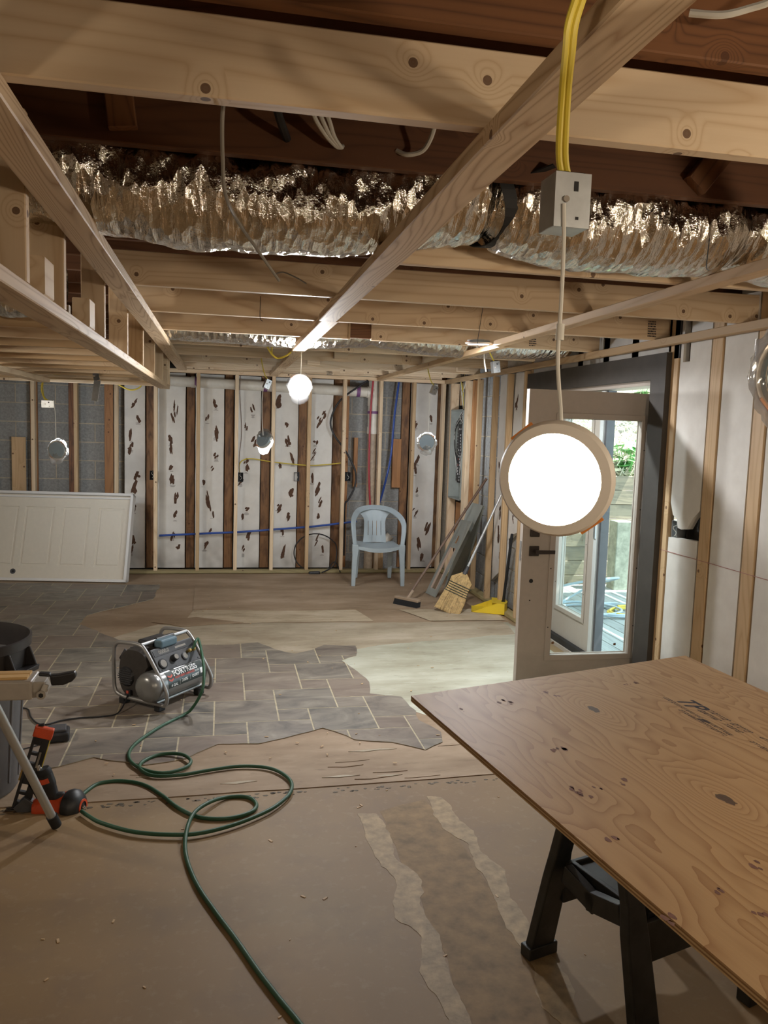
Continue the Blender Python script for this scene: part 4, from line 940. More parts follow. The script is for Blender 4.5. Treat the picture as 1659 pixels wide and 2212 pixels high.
# printed stamp
s0 = Ti @ A(1478, 1509, Z=ZP); s1 = Ti @ A(1640, 1597, Z=ZP); dr_ = Vector((s1.x-s0.x, s1.y-s0.y)).normalized(); pr_ = Vector((dr_.y, -dr_.x))
if pr_.y > 0: pr_ = -pr_
stamp = MB()
def sfn(ox, oy, shear=.3): return lambda x, y: Tm @ Vector((s0.x+dr_.x*(ox+x+shear*y)+(-pr_.x)*(oy+y), s0.y+dr_.y*(ox+x+shear*y)+(-pr_.y)*(oy+y), .0003))
text_flat(stamp, 'TP', .085, sfn(0, -.04, .35), bold=.002)
random.seed(4)
for r_, (a0, a1, oy, h_) in enumerate(((.11, .20, .000, .018), (.22, .30, .000, .018), (.11, .20, -.026, .016), (.23, .30, -.026, .016), (.0, .05, -.065, .014), (.06, .19, -.065, .012), (.20, .33, -.065, .012), (.12, .33, -.085, .012), (.33, .50, .01, .012), (.37, .47, -.04, .012), (.53, .9, .01, .012), (.50, .7, -.045, .014))):
    x = a0
    while x < a1:
        wd = random.uniform(.004, .009); k = random.random(); f_ = sfn(0, 0, .35)
        for (xa, xb, ya, yb) in (((0, .3, 0, 1), (.3, 1, .75, 1)), ((0, .3, 0, 1), (.3, 1, 0, .25), (.7, 1, .25, 1)), ((0, 1, 0, .25), (0, 1, .75, 1), (.35, .65, .25, .75)))[int(k*3)]:
            n = len(stamp.v); stamp.v += [f_(x+wd*xa, oy+h_*ya), f_(x+wd*xb, oy+h_*ya), f_(x+wd*xb, oy+h_*yb), f_(x+wd*xa, oy+h_*yb)]; stamp.f.append((n, n+1, n+2, n+3))
        x += wd+.003
tag(put(stamp.obj('grade_stamp', 'ink'), pl), 'black printed grade stamp')
stn = MB(); random.seed(17); M['plystain'] = plain('purple_brown_stain', (.16, .075, .055), .7, nz=.3)
for (px, py) in ((1180, 1497), (1195, 1500), (1245, 1712), (1262, 1715), (1290, 1703), (1240, 1698), (1350, 1688), (1085, 1515), (1000, 1535), (1105, 1518), (1360, 1480), (1540, 1920), (1638, 1970), (1380, 1475), (1455, 1985), (1322, 1810), (1640, 1870), (1200, 1620), (1215, 1616)):
    q = A(px, py, Z=ZP+.0004)
    for k in range(3):
        c0 = q+Vector((random.uniform(-.015, .015), random.uniform(-.015, .015), 0)); r_ = random.uniform(.002, .009)
        n = len(stn.v); stn.v += [c0+ux*(r_*1.6*math.cos(a)*random.uniform(.5, 1.2))+uy*(r_*math.sin(a)*random.uniform(.5, 1.1)) for a in (0, .8, 1.6, 2.4, 3.1, 3.9, 4.7, 5.5)]; stn.f.append(tuple(range(n, n+8)))
tag(put(stn.obj('stains', 'plystain'), pl), kind='stuff')

sh = thing('sawhorse', 'black folding plastic sawhorse under the plywood sheet', 'sawhorse', (1.3, 2.1, 0))
u_ = Vector((.957, .29, 0)); v_ = Vector((-.29, .957, 0)); o_ = Vector((1.085, 2.07, 0)); LH = .46; HT = ZP-.019
def leg(e, s):
    """e: 0 or 1 end along u_, s: -1 near, +1 far"""
    mb = MB(); cu = [(0, .225, .052), (.03, .225, .046), (.30, .165, .040), (.38, .150, .032), (HT-.02, .045, .030)]
    ring = []
    for z, off, hw in cu:
        c = o_+u_*(LH*e)+v_*(s*off)+Vector((0, 0, z)); ring.append([c-u_*hw-v_*.018, c+u_*hw-v_*.018, c+u_*hw+v_*.018, c-u_*hw+v_*.018])
    n = len(mb.v)
    for r_ in ring: mb.v += r_
    for i in range(len(ring)-1):
        for k in range(4): j = (k+1) % 4; mb.f.append((n+i*4+k, n+i*4+j, n+i*4+4+j, n+i*4+4+k))
    mb.f += [(n+3, n+2, n+1, n), tuple(n+len(ring)*4-4+k for k in range(4))]
    lg = mb.obj('leg', 'sawblack', sh, .005)
    for i in range(8):
        z = .52+i*.022; off = .150-(z-.38)/(HT-.4)*.105
        c = o_+u_*(LH*e-.033)+v_*(s*off)+Vector((0, 0, z)); MB().obox(c, u_, v_, (0, 0, 1), .004, .014, .007).obj('notch_tooth', 'sawblack', lg, .002)
    c = o_+u_*(LH*e)+v_*(s*.225)+Vector((0, 0, .02)); MB().obox(c, u_, v_, (0, 0, 1), .057, .024, .02).obj('foot', 'sawblack', lg, .004)
for e in (0, 1):
    for s in (-1, 1): leg(e, s)
MB().obox(o_+u_*LH/2+Vector((0, 0, HT-.03)), u_, v_, (0, 0, 1), LH/2+.09, .035, .03).obj('top_beam', 'sawblack', sh, .006)
tr = MB().obox(o_+u_*LH/2+Vector((0, 0, .34)), u_, v_, (0, 0, 1), LH/2-.03, .125, .006)
for sgn in (-1, 1):
    tr.obox(o_+u_*LH/2+v_*(sgn*.128)+Vector((0, 0, .335)), u_, v_, (0, 0, 1), LH/2-.01, .008, .022)
    tr.obox(o_+u_*(LH/2+sgn*(LH/2-.03))+Vector((0, 0, .335)), u_, v_, (0, 0, 1), .008, .125, .022)
tr = tr.obj('tool_tray', 'sawblack', sh, .003)
for k in range(8): MB().obox(o_+u_*(.09+k*.045)-v_*.139+Vector((0, 0, .315)), u_, v_, (0, 0, 1), .013, .003, .008).obj('tray_slot', 'blackm', tr)
MB().lathe([(0, 0), (0, .018), (.002, .018)], o_+u_*.13+v_*.02+Vector((0, 0, .347)), (0, 0, 1), 20).obj('tray_hole', 'blackm', tr)
for s in (-1, 1):
    P = [(.03, .20), (.30, .20), (.36, .225), (LH-.03, .225), (LH-.03, .325), (.03, .325)]
    MB().prism(P, lambda x, y, t: o_+u_*x+v_*(s*.165+t)+Vector((0, 0, y)), -.008, .008).obj('side_brace', 'sawblack', sh, .003)
for s in (-1, 1): MB().bar(o_+v_*s*.12+u_*.0+Vector((0, 0, .33)), o_-v_*s*.02+Vector((0, 0, .30)), .03, .06).obj('end_brace', 'sawblack', sh, .004)

# ================================================================== AIR COMPRESSOR
CO = at(348, 1536, Z=.009); CO = Vector((CO.x, CO.y, .009)); cu_ = (at(432, 1500, Z=.009)-CO); cu_.z = 0; CL = cu_.length; cu_.normalize(); cv_ = Vector((-cu_.y, cu_.x, 0))
cm = thing('air_compressor', 'black and grey air compressor with tubular frame on the slate flooring', 'compressor', tuple(CO+cu_*CL/2+cv_*.15))
def cp_(u, v, z): return CO+cu_*u+cv_*v+Vector((0, 0, z))
def sidef(u):
    P = [(.26, .045), (.33, .07), (.345, .16), (.345, .30), (.325, .355), (.27, .37), (.15, .372), (.10, .345), (.03, .255), (-.045, .15), (-.062, .10), (-.05, .05), (0, .043)]
    Q = smooth_path([cp_(u, v, z) for v, z in P]+[cp_(u, *P[0])], 5); return MB().tube(Q, .0115, 12)
for u in (-.02, CL+.03): sidef(u).obj('side_frame', 'steel', cm)
for v_a, z_a, r_a in ((.135, .372, .0115), (.27, .05, .010), (.02, .05, .010)): MB().tube([cp_(-.02, v_a, z_a), cp_(CL+.03, v_a, z_a)], r_a, 12).obj('cross_bar', 'steel', cm)
MB().tube([cp_(CL*.30, .135, .372), cp_(CL*.72, .135, .372)], .018, 14).obj('grip', 'black', cm)
for (u, v) in ((.0, .01), (CL, .01), (.0, .28), (CL, .28)): MB().obox(cp_(u, v, .020), cu_, cv_, (0, 0, 1), .028, .02, .0195).obj('rubber_foot', 'blackm', cm, .006)
TR = .088; tz = .145; tv = .048
tk = MB().lathe([(-.10, 0), (-.098, .03), (-.09, .058), (-.075, .077), (-.055, .086), (-.045, TR), (CL, TR), (CL+.02, .084), (CL+.04, .06), (CL+.05, 0)], cp_(.0, tv, tz), cu_, 40).obj('tank', 'tank', cm)
MB().lathe([(0, TR+.0015), (.012, TR+.0015)], cp_(-.042, tv, tz), cu_, 40).obj('weld_seam', 'steel', tk)
def cyl(u, a, r): return cp_(u, tv-math.cos(a)*r, tz+math.sin(a)*r)          # a: angle up from the front
dm = MB().grid(lambda i, j: cyl(.02+i*(CL-.03), -.15+j*1.15, TR+.0012), 6, 16); dm.obj('decal', 'decal', tk)
def tmap(u0, a0): return lambda x, y: cyl(u0+x, a0+y/TR, TR+.0022)
for t_l, sz_l, u_l, a_l, b_l in (('FORTRESS', .046, .075, .55, .0012), ('4 GAL', .022, .04, -.08, .0006), ('200%', .024, .13, .02, .0006), ('QUIET', .022, .22, .06, .0006), ('SERIES', .014, .25, .36, 0)):
    lt = MB(); text_flat(lt, t_l, sz_l, tmap(u_l, a_l), bold=b_l); tag(lt.obj('lettering', 'inkwhite', tk), 'white lettering on the tank decal')
for u_l, a_l in ((.115, -.08), (.205, -.04)): MB().grid(lambda i, j: cyl(u_l+i*.0015, a_l+j*.3, TR+.002), 1, 4).obj('divider_line', 'inkwhite', tk)

lr = MB(); text_flat(lr, 'HIGH PERFORMANCE', .0175, tmap(.08, .36), bold=.0005)
for (dx, dy) in ((0, .35), (0, .6)):
    for pts in (((.028, 0), (.048, -.12), (.066, 0), (.066, .16), (.048, .04), (.028, .16)),):
        n = len(lr.v); lr.v += [cyl(x, dy+y*.8, TR+.0024) for x, y in pts]; lr.f.append(tuple(n+i for i in range(len(pts))))
lr.obj('emblem', 'inkred', tk)
MB().grid(lambda i, j: cyl(CL-.045+i*.035, .12+j*.35, TR+.002), 3, 5).obj('warning_label', 'inkwhite', tk)
dv = MB().tube([cyl(CL*.42, -1.5, TR-.003), cyl(CL*.42, -1.5, TR+.022)], .009, 10).tube([cp_(CL*.42-.02, tv-.01, .045), cp_(CL*.42+.02, tv-.01, .045)], .004, 8).obj('drain_valve', 'chrome', tk)
# motor shroud
def shr(i, j):
    u = -.01+i*(CL-.03); th = j*2*math.pi; k = 1-.10*abs(2*i-1)**4
    ve = .20; ze = .19; rv = .125*k; rz = .155*k; c_, s_ = math.cos(th), math.sin(th)
    v = ve+rv*math.copysign(abs(c_)**.75, c_); z = ze+rz*math.copysign(abs(s_)**.75, s_)-.10*max(0, v-.24)
    if v < .12 and z < .24: v = .12+(v-.12)*.3
    return cp_(u, v, max(.055, z))
mo = MB().grid(shr, 16, 40); k = len(mo.v)
mo.f.append(tuple(range(0, 41))); mo.f.append(tuple(range(k-41, k)))
M['shroud'] = plain('warm_black_shroud', (.04, .034, .03), .5, nz=.2); mt = mo.obj('motor_cover', 'shroud', cm)
for i in range(6):
    u0 = .02+i*.05
    for dz_ in (0,):
        a = [cp_(u0, .29-.0, .335-.02), cp_(u0, .335, .25)]
        MB().bar(a[0], a[1], .018, .008, cu_).obj('cooling_fin', 'dkgrey', mt, .003)
gr = MB()
for i in range(7):
    for j in range(9):
        v = .255+(j-4)*.0125; z = .165+(i-3)*.013
        if (v-.255)**2+(z-.165)**2 < .0030: gr.obox(cp_(-.021, v+(.006 if i % 2 else 0), z), cu_, cv_, (0, 0, 1), .002, .0052, .0022)
MB().lathe([(-.014, 0), (-.012, .05), (0, .062), (.01, .064)], cp_(-.008, .255, .165), cu_, 30).obj('end_cap', 'black', mt); gr.obj('air_grille', 'dkgrey', mt)
MB().obox(cp_(-.022, .23, .075), cu_, cv_, (0, 0, 1), .006, .02, .018).obj('switch_housing', 'black', cm, .003); MB().obox(cp_(-.029, .23, .08), cu_, cv_, (0, 0, 1), .002, .008, .008).obj('power_switch', 'inkred', cm)
MB().obox(cp_(CL*.5, .20, .345), cu_, cv_, (0, 0, 1), .09, .06, .022).obj('top_housing', 'black', mt, .012)
# slanted control panel
pz0, pz1 = Vector((.005, .225)), Vector((.085, .345)); dv_ = (pz1-pz0).normalized(); nv_ = Vector((-dv_.y, dv_.x))
def pp(u, s, d): v = pz0+dv_*s+nv_*d; return cp_(u, v.x, v.y)
cpn = MB().prism([(.0, 0), (CL+.01, 0), (CL+.01, .144), (.0, .144)], lambda x, y, t: pp(x, y, t), -.02, 0).obj('control_panel', 'dkgrey', cm, .003)
MB().prism([(.01, .095), (CL, .095), (CL, .135), (.01, .135)], lambda x, y, t: pp(x, y, t), 0, .0025).obj('upper_strip', 'black', cpn)
lt = MB(); text_flat(lt, '0000.0', .032, lambda x, y: pp(.05+x, .104+y, .003), bold=.001); lt.prism([(.19, .108), (CL-.06, .108), (CL-.06, .120), (.19, .120)], lambda x, y, t: pp(x, y, t), .0025, .003); lt.obj('panel_marks', 'greycab', cpn)
axn = (pp(0, 0, 1)-pp(0, 0, 0)).normalized()
for u, r_ in ((.045, .027), (.235, .020)):
    g = MB().lathe([(0, r_+.004), (.008, r_+.004), (.010, r_), (.010, 0)], pp(u, .045, 0), axn, 28).obj('pressure_gauge', 'blackm' if u < .1 else 'dkgrey', cpn); MB().lathe([(.0105, r_*.85), (.0106, 0)], pp(u, .045, 0), axn, 28).obj('gauge_face', 'greycab', g)
MB().lathe([(0, .022), (.03, .020), (.032, .017), (.032, 0)], pp(.14, .055, 0), axn, 24).obj('regulator_knob', 'blackm', cpn); MB().lathe([(.0325, .016), (.0326, 0)], pp(.14, .055, 0), axn, 20).obj('knob_face', 'greycab', cpn)
MB().obox(pp(CL*.42, .165, .0), cu_, cv_, (0, 0, 1), .07, .03, .024).obj('filter_box', 'blue_sw', cm, .01)
for u in (CL-.075, CL-.035): MB().tube([pp(u, .065, 0), pp(u, .065, .035)], .009, 12).tube([pp(u, .065, .018), pp(u, .065, .026)], .012, 6).obj('air_coupler', 'brass', cpn)
for (u, s) in ((.02, .01), (CL-.01, .01), (.02, .125), (CL-.01, .125), (CL*.4, .008)): MB().lathe([(0, .004), (.002, .003), (.002, 0)], pp(u, s, 0), axn, 10).obj('panel_screw', 'blackm', cpn)
hb = [pp(CL-.055, .065, .02), pp(CL-.05, .09, .05), A(420, 1388, Z=.30)]
# green air hose lying in loops across the floor
hp = [(395, 1545), (345, 1570), (292, 1607), (278, 1635), (300, 1658), (350, 1670), (398, 1659), (412, 1643), (390, 1629), (345, 1630), (310, 1644), (302, 1660), (330, 1675), (390, 1674), (450, 1664), (520, 1655), (585, 1660), (625, 1683), (628, 1710), (600, 1738), (560, 1760), (500, 1783), (430, 1800), (370, 1803), (290, 1797), (220, 1778), (190, 1762), (176, 1752)]
HP = [pp(CL-.055, .065, .035), pp(CL-.03, .10, .06), pp(CL+.03, .10, .03)+Vector((0, 0, .0)), at(440, 1440, Y=CO.y-.0), at(437, 1490, Y=CO.y-.12), at(415, 1530, Z=.05)]
HP += [A(x, y, Z=.017+(.008 if 6 < i < 9 else 0)) for i, (x, y) in enumerate(hp)]
hose = tag(MB().tube(smooth_path(HP, 6), .0085, 10).obj('air_hose', 'green'), 'green air hose coiling from the compressor to the nail gun', 'hose')
HP2 = [(174, 1722), (188, 1708), (215, 1692), (262, 1687), (310, 1695), (350, 1718), (385, 1745), (430, 1765), (490, 1768), (540, 1755), (554, 1738), (535, 1722), (490, 1722), (450, 1734), (418, 1758), (402, 1800), (402, 1850), (425, 1910), (465, 1970), (510, 2030), (555, 2095), (605, 2160), (650, 2215), (700, 2290)]
tag(MB().tube(smooth_path([A(x, y, Z=.010+(.017 if i in (13, 14, 15) else 0)) for i, (x, y) in enumerate(HP2)], 6), .0085, 10).obj('air_hose', 'green'), 'green air hose running from the nail gun toward the bottom of the frame', 'hose')
tag(MB().tube(smooth_path([cp_(-.025, .23, .06)]+[A(x, y, Z=.015) for x, y in ((255, 1540), (215, 1548), (170, 1551), (130, 1557), (100, 1565), (80, 1562), (66, 1548), (60, 1532), (40, 1529))], 6), .0045, 8).obj('power_cord', 'blackcab'), 'black power cord trailing from the compressor to the left', 'cord')

# ================================================================== WHITE DOOR LYING ON ITS SIDE AGAINST THE STUDS
D0 = A(273, 1259, Z=.008); D0.z = .008; D1 = A(0, 1254, Z=.008); du = (D1-D0); du.z = 0; du.normalize()
dn = Vector((-du.y, du.x, 0)); dn = dn if dn.y < 0 else -dn            # towards the room
tp = A(284, 1068, Y=8.90); dvv = Vector((0, 0, 1))*tp.z + (-dn)*.33; DH = dvv.length; dvv.normalize(); dnn = du.cross(dvv); dnn = dnn if dnn.y < 0 else -dnn
def dd(u, v, t): return D0+dnn*.0+du*u+dvv*v+dnn*t
ds = thing('door_slab', 'cream panelled door in its white frame lying on its side against the back wall studs', 'door', tuple(D0+du*1.0))
DL = 2.08; mb = MB()
mb.prism([(.03, .03), (DL-.03, .03), (DL-.03, DH-.03), (.03, DH-.03)], dd, -.05, -.012); slab = mb.obj('slab', 'whitedoor', ds)
sx = .00461
pn = [(255-x)*sx for x in (240, 188, 165, 112, 90, 32, 8, -40, -64, -112, -136, -190)]
us = [.135, .365, .46, .69, .79, 1.02, 1.115, 1.345, 1.44, 1.67, 1.76, 1.94]
us = [(273-x)*sx for x in (254, 198, 178, 119, 100, 35, 21, -36, -56, -110, -130, -170)]
v0_, v1_ = DH*.17, DH*.83
cs = [.03]+us+[DL-.03]
for i in range(0, len(cs)-1, 2): MB().prism([(cs[i], v0_), (cs[i+1], v0_), (cs[i+1], v1_), (cs[i], v1_)], dd, -.012, -.004).obj('stile', 'whitedoor', slab)
for va, vb in ((.03, v0_), (v1_, DH-.03)): MB().prism([(.03, va), (DL-.03, va), (DL-.03, vb), (.03, vb)], dd, -.012, -.004).obj('rail', 'whitedoor', slab)
for i in range(0, len(us), 2):
    a_, b2 = us[i], us[i+1]; e = .022
    MB().prism([(a_+e, v0_+e), (b2-e, v0_+e), (b2-e, v1_-e), (a_+e, v1_-e)], dd, -.012, -.0065).obj('raised_panel', 'whitedoor', slab, .004)
fr = [((0, 0), (DL, .028)), ((0, DH-.028), (DL, DH)), ((0, 0), (.028, DH)), ((DL-.028, 0), (DL, DH))]
for (a0, b0), (a1, b1) in fr: MB().prism([(a0, b0), (a1, b0), (a1, b1), (a0, b1)], dd, -.085, .030).obj('jamb', 'whitejamb', ds, .003)
MB().prism([(.0, DH-.062), (DL, DH-.062), (DL, DH-.045), (.0, DH-.045)], dd, -.004, .012).obj('stop_moulding', 'whitejamb', ds, .003)
q = Vector(((273-24)*sx, DH*.105)); MB().lathe([(.0, 0), (.0, .027), (.001, .027)], dd(q.x, q.y, -.0035), dnn, 28).obj('knob_hole', 'blackm', ds); MB().lathe([(.0015, .012), (.0015, .0275)], dd(q.x, q.y, -.0035), dnn, 28).obj('hole_wall', 'dkgrey', ds)

# ================================================================== PLASTIC CHAIR
ch0 = (A(764, 1264, Z=.009)+A(868, 1268, Z=.009))/2; ya = -.06
cx_, cy_ = Vector((math.cos(ya), math.sin(ya), 0)), Vector((-math.sin(ya), math.cos(ya), 0))
def cf(u, v, z): return Vector((ch0.x, ch0.y, .009))+cx_*u+cy_*v+Vector((0, 0, z))
ct = thing('plastic_chair', 'pale blue plastic armchair with slotted back standing by the back wall', 'chair', tuple(cf(0, .22, 0)))
def quadstrip(secs, name, parent, bev=.006):
    mb = MB(); n = 0
    for s_ in secs: mb.v += [Vector(q) for q in s_]
    for i in range(len(secs)-1):
        for k in range(4): j = (k+1) % 4; mb.f.append((i*4+k, i*4+j, i*4+4+j, i*4+4+k))
    mb.f += [(3, 2, 1, 0), tuple(len(mb.v)-4+k for k in range(4))]
    return mb.obj(name, 'chair', parent, bev, 3)
for s in (-1, 1):
    sec = []
    for z, u, v, w1, t1 in ((0, .262, .0, .020, .02), (.15, .258, .005, .024, .022), (.32, .250, .015, .028, .026), (.40, .246, .02, .036, .03), (.44, .25, .02, .030, .03)):
        u *= s; sec.append([cf(u-w1, v-t1, z), cf(u+w1, v-t1, z), cf(u+w1, v+t1, z), cf(u-w1, v+t1, z)])
    quadstrip(sec, 'leg', ct)
    sec = []
    for z, u, v, w1, t1 in ((0, .19, .47, .020, .02), (.2, .185, .44, .026, .022), (.42, .18, .40, .032, .025)):
        u *= s; sec.append([cf(u-w1, v-t1, z), cf(u+w1, v-t1, z), cf(u+w1, v+t1, z), cf(u-w1, v+t1, z)])
    quadstrip(sec, 'leg', ct)
def seatf(i, j):
    u = -.235+.47*i; v = .0+.42*j
    return cf(u*(1-.1*j), v-.02*math.cos((i-.5)*3.1), .425-.022*math.cos((i-.5)*3.1)*(1-.3*j)+.0*j)
mb = MB().grid(seatf, 16, 12); n0 = len(mb.v); mb.grid(lambda i, j: seatf(i, j)-Vector((0, 0, .008)), 16, 12)
mb.obj('seat', 'chair', ct)
mb = MB().grid(lambda i, j: seatf(i, 0)+Vector((0, -.004, -.045*j*(.45+.55*math.cos((i-.5)*2.6)))), 16, 3); mb.obj('seat_apron', 'chair', ct)
# hoop: arm and top rail in one band
HPp = [(-.252, .02, .43), (-.262, .03, .52), (-.268, .045, .60), (-.268, .09, .66), (-.245, .20, .715), (-.18, .36, .765), (-.09, .44, .785), (0, .46, .79)]
HPp = HPp+[(-u, v, z) for u, v, z in reversed(HPp[:-1])]
P = smooth_path([cf(*q) for q in HPp], 4); mb = MB(); n = len(P)
for i, p in enumerate(P):
    d = (P[min(i+1, n-1)]-P[max(i-1, 0)]).normalized(); t_ = i/(n-1)
    o2 = (p-cf(0, .15, .50)); o2 = (o2-d*o2.dot(d)).normalized(); b3 = d.cross(o2).normalized()
    wd = .022+.010*math.sin(math.pi*t_)
    mb.v += [p+o2*wd-b3*.010, p+o2*wd+b3*.010, p-o2*wd+b3*.010, p-o2*wd-b3*.010]
for i in range(n-1):
    for k in range(4): j = (k+1) % 4; mb.f.append((i*4+k, i*4+j, i*4+4+j, i*4+4+k))
mb.obj('arm_and_top_rail', 'chair', ct, .008, 3)
def backw(z): t_ = (z-.42)/.36; return .128-.012*math.sin(t_*math.pi)+.10*max(0, (t_-.66)/.34)**1.6
def backp(k, z): return cf(k*backw(z), .385+.07*(z-.42)/.36-.015*k*k+.0, z)
ks = [-1, -.62, -.57, -.22, -.17, .17, .22, .57, .62, 1]; zs = [.415, .46, .49, .53, .57, .61, .645, .68, .71, .74, .765]
mb = MB()
for i in range(len(ks)-1):
    for j in range(len(zs)-1):
        if i % 2 == 1 and i != 4-0*1 and 2 <= j+1 and .475 < (zs[j]+zs[j+1])/2 < .645 and i in (1, 3, 5, 7): continue
        q = [backp(ks[i], zs[j]), backp(ks[i+1], zs[j]), backp(ks[i+1], zs[j+1]), backp(ks[i], zs[j+1])]
        o3 = cy_*.006; mb.hexa([q[0]-o3, q[1]-o3, q[1]+o3, q[0]+o3, q[3]-o3, q[2]-o3, q[2]+o3, q[3]+o3])
bo = mb.obj('backrest', 'chair', ct)
bm = bmesh.new(); bm.from_mesh(bo.data); bmesh.ops.remove_doubles(bm, verts=bm.verts[:], dist=.0004)
seen = {}
for f in list(bm.faces):
    key = tuple(sorted(v.index for v in f.verts)); seen.setdefault(key, []).append(f)
dead = [f for fs in seen.values() if len(fs) > 1 for f in fs]; bmesh.ops.delete(bm, geom=dead, context='FACES_ONLY'); bm.to_mesh(bo.data); bm.free()

# ================================================================== BROOMS, COVERS, DUSTPAN
hb0 = A(880, 1308, Z=.01); hd = A(1051, 1034, X=2.53)
pb = thing('push_broom', 'small push broom with brown stick leaning beside the plastic chair', 'broom', tuple(hb0))
hx = Vector((.62, -.78, 0)); hy = Vector((.78, .62, 0))
MB().obox((hb0.x, hb0.y, .075), hx, hy, (0, 0, 1), .14, .03, .014).obj('brush_block', 'brushtan', pb, .006)
br = MB()
for i in range(40):
    for j in range(5):
        c = hb0+hx*(-.135+.27*i/39)+hy*(-.025+.0125*j); br.bar((c.x, c.y, .064), (c.x+hx.x*(i-20)*.0005-.01, c.y, .010), .0045, .0045)
tag(br.obj('bristles', 'blackm', pb), kind='stuff')
MB().tube([hb0+Vector((0, 0, .07)), hb0+Vector((0, 0, .07))+(hd-hb0-Vector((0, 0, .07))).normalized()*.09], .018, 12).obj('socket', 'brushtan', pb)
MB().tube([hb0+Vector((0, 0, .08)), hd], .0125, 12).obj('stick', 'brownstick', pb)
def quadobj(name, cor, t, mat, parent, cuts=()):
    bl, br_, tr_, tl = cor; n_ = (br_-bl).cross(tl-bl).normalized(); n_ = n_ if n_.y < 0 else -n_
    f_ = lambda u, v, d: bl.lerp(br_, u).lerp(tl.lerp(tr_, u), v)+n_*d
    return f_
q = [A(921, 1281, Z=.01), A(941, 1291, Z=.01), A(1021, 1127, X=2.36), A(997, 1123, X=2.36)]
q[1] = q[0]+(q[1]-q[0]).normalized()*.34 if False else q[1]
ff = quadobj('x', q, 0, 'panelgrey', None)
pc = thing('panel_cover', 'grey steel panel cover with a long slot leaning in the corner, in front', 'panel cover', tuple(q[0]))
mb = MB()
for (u0, u1, v0, v1) in ((0, .2, 0, 1), (.8, 1, 0, 1), (.2, .8, 0, .09), (.2, .8, .64, .70), (.2, .40, .70, .80), (.62, .8, .70, .80), (.2, .8, .80, 1)):
    mb.prism([(u0, v0), (u1, v0), (u1, v1), (u0, v1)], ff, 0, .012)
mb.obj('cover_plate', 'panelgrey', pc)
M['pinkedge'] = plain('masked_slot_edge', (.52, .40, .33), .6)
for (u0, u1) in ((.2, .34), (.70, .8)): MB().prism([(u0, .09), (u1, .09), (u1, .64), (u0, .64)], ff, .003, .0095).obj('slot_edge', 'pinkedge', pc)
q = [A(958, 1279, Z=.008), A(998, 1262, Z=.008), A(1045, 1092, X=2.50), A(1014, 1084, X=2.44)]
ff2 = quadobj('x', q, 0, 'panelgrey', None)
pc2 = thing('panel_cover', 'taller plain grey steel cover leaning in the corner, behind the slotted one', 'panel cover', tuple(q[0]))
MB().prism([(0, 0), (1, 0), (1, 1), (0, 1)], ff2, -.004, .0).obj('cover_plate', 'panelgrey', pc2)
for (u0, u1, v0, v1) in ((0, .06, 0, 1), (.94, 1, 0, 1), (.06, .94, .94, 1), (.45, .5, .05, .6), (.7, .74, .05, .6)): MB().prism([(u0, v0), (u1, v0), (u1, v1), (u0, v1)], ff2, 0, .012).obj('folded_edge', 'panelgrey', pc2)
# corn broom
b0 = A(966, 1322, Z=.012); nk = A(1000, 1254, X=b0.x+.18); tipb = A(1082, 1070, X=2.53)
nk = b0+(tipb-b0).normalized()*.40; cbm = thing('corn_broom', 'straw broom with a silver stick leaning against the right wall studs', 'broom', tuple(b0))
ax = (nk-b0).normalized(); sd_ = Vector((.86, -.5, 0)); sd_ = (sd_-ax*sd_.dot(ax)).normalized(); th = ax.cross(sd_)
def hw(t_): return .125-.02*t_ if t_ < .35 else (.118-.020*(t_-.35)/.3 if t_ < .65 else .098*math.sqrt(max(0, 1-((t_-.65)/.35)**2))+.016)
mb = MB(); random.seed(9)
for i in range(900):
    k = random.uniform(-1, 1); d_ = random.uniform(-1, 1); L0 = random.uniform(-.02, .05)
    pts = [b0+sd_*(k*hw(t_)*(.97 if t_ > 0 else 1.05))+th*(d_*.026*(1-.35*t_)*math.sqrt(1-k*k*.8))+ax*(.40*max(t_, L0)) for t_ in (L0, .3, .6, .8, .98)]
    pts[-1] = b0+ax*.395+sd_*k*.014+th*d_*.012
    if pts[0].z < .010: pts[0].z = .010
    for a, b in zip(pts[:-1], pts[1:]): mb.bar(a, b, .004, .002, tuple(th))
tag(mb.obj('straw_head', 'straw', cbm), kind='stuff')
for i in range(5):
    t_ = .46+.055*i; P = [b0+ax*(.40*t_)+sd_*math.cos(a)*(hw(t_)+.003)+th*math.sin(a)*.026 for a in [j*math.pi/12 for j in range(25)]]
    MB().tube(P, .0035, 6).obj('stitching', 'blackthread', cbm)
MB().tube([nk-ax*.02, nk+ax*.06], [.024, .014], 14).obj('ferrule', 'dkgrey', cbm)
MB().tube([nk, tipb], .0115, 12).obj('stick', 'silver', cbm)
# dustpan
dp = A(1056, 1330, Z=.008); dpn = thing('dustpan', 'yellow upright dustpan with a long black handle near the door', 'dustpan', tuple(dp))
l0 = A(1018, 1318, Z=.008); r0 = A(1088, 1322, Z=.008); bx = (r0-l0).normalized(); wl = (r0-l0).length
fy = Vector((bx.y, -bx.x, 0)); fy = fy if fy.y < 0 else -fy
def dpf(x, y, z): return l0+bx*(x*wl)-fy*y+Vector((0, 0, z))
MB().grid(lambda i, j: dpf(i, -.09-.05*(1-abs(2*j-1))*0+.25*j-(.05*i), .004+.006*abs(2*j-1)**4), 12, 8).obj('pan_floor', 'panyellow', dpn)
def wall_(i, j):
    a = i*2; 
    if a < 1: x, y = a, -.09-.05*a-.02*math.sin(a*3)
    else: x, y = 2-a, .16-.05*(2-a)
    hgt = .10*min(1, max(0, (x-.05)/.7))**1.0
    return dpf(min(x, 1.0), y, .004+hgt*j)
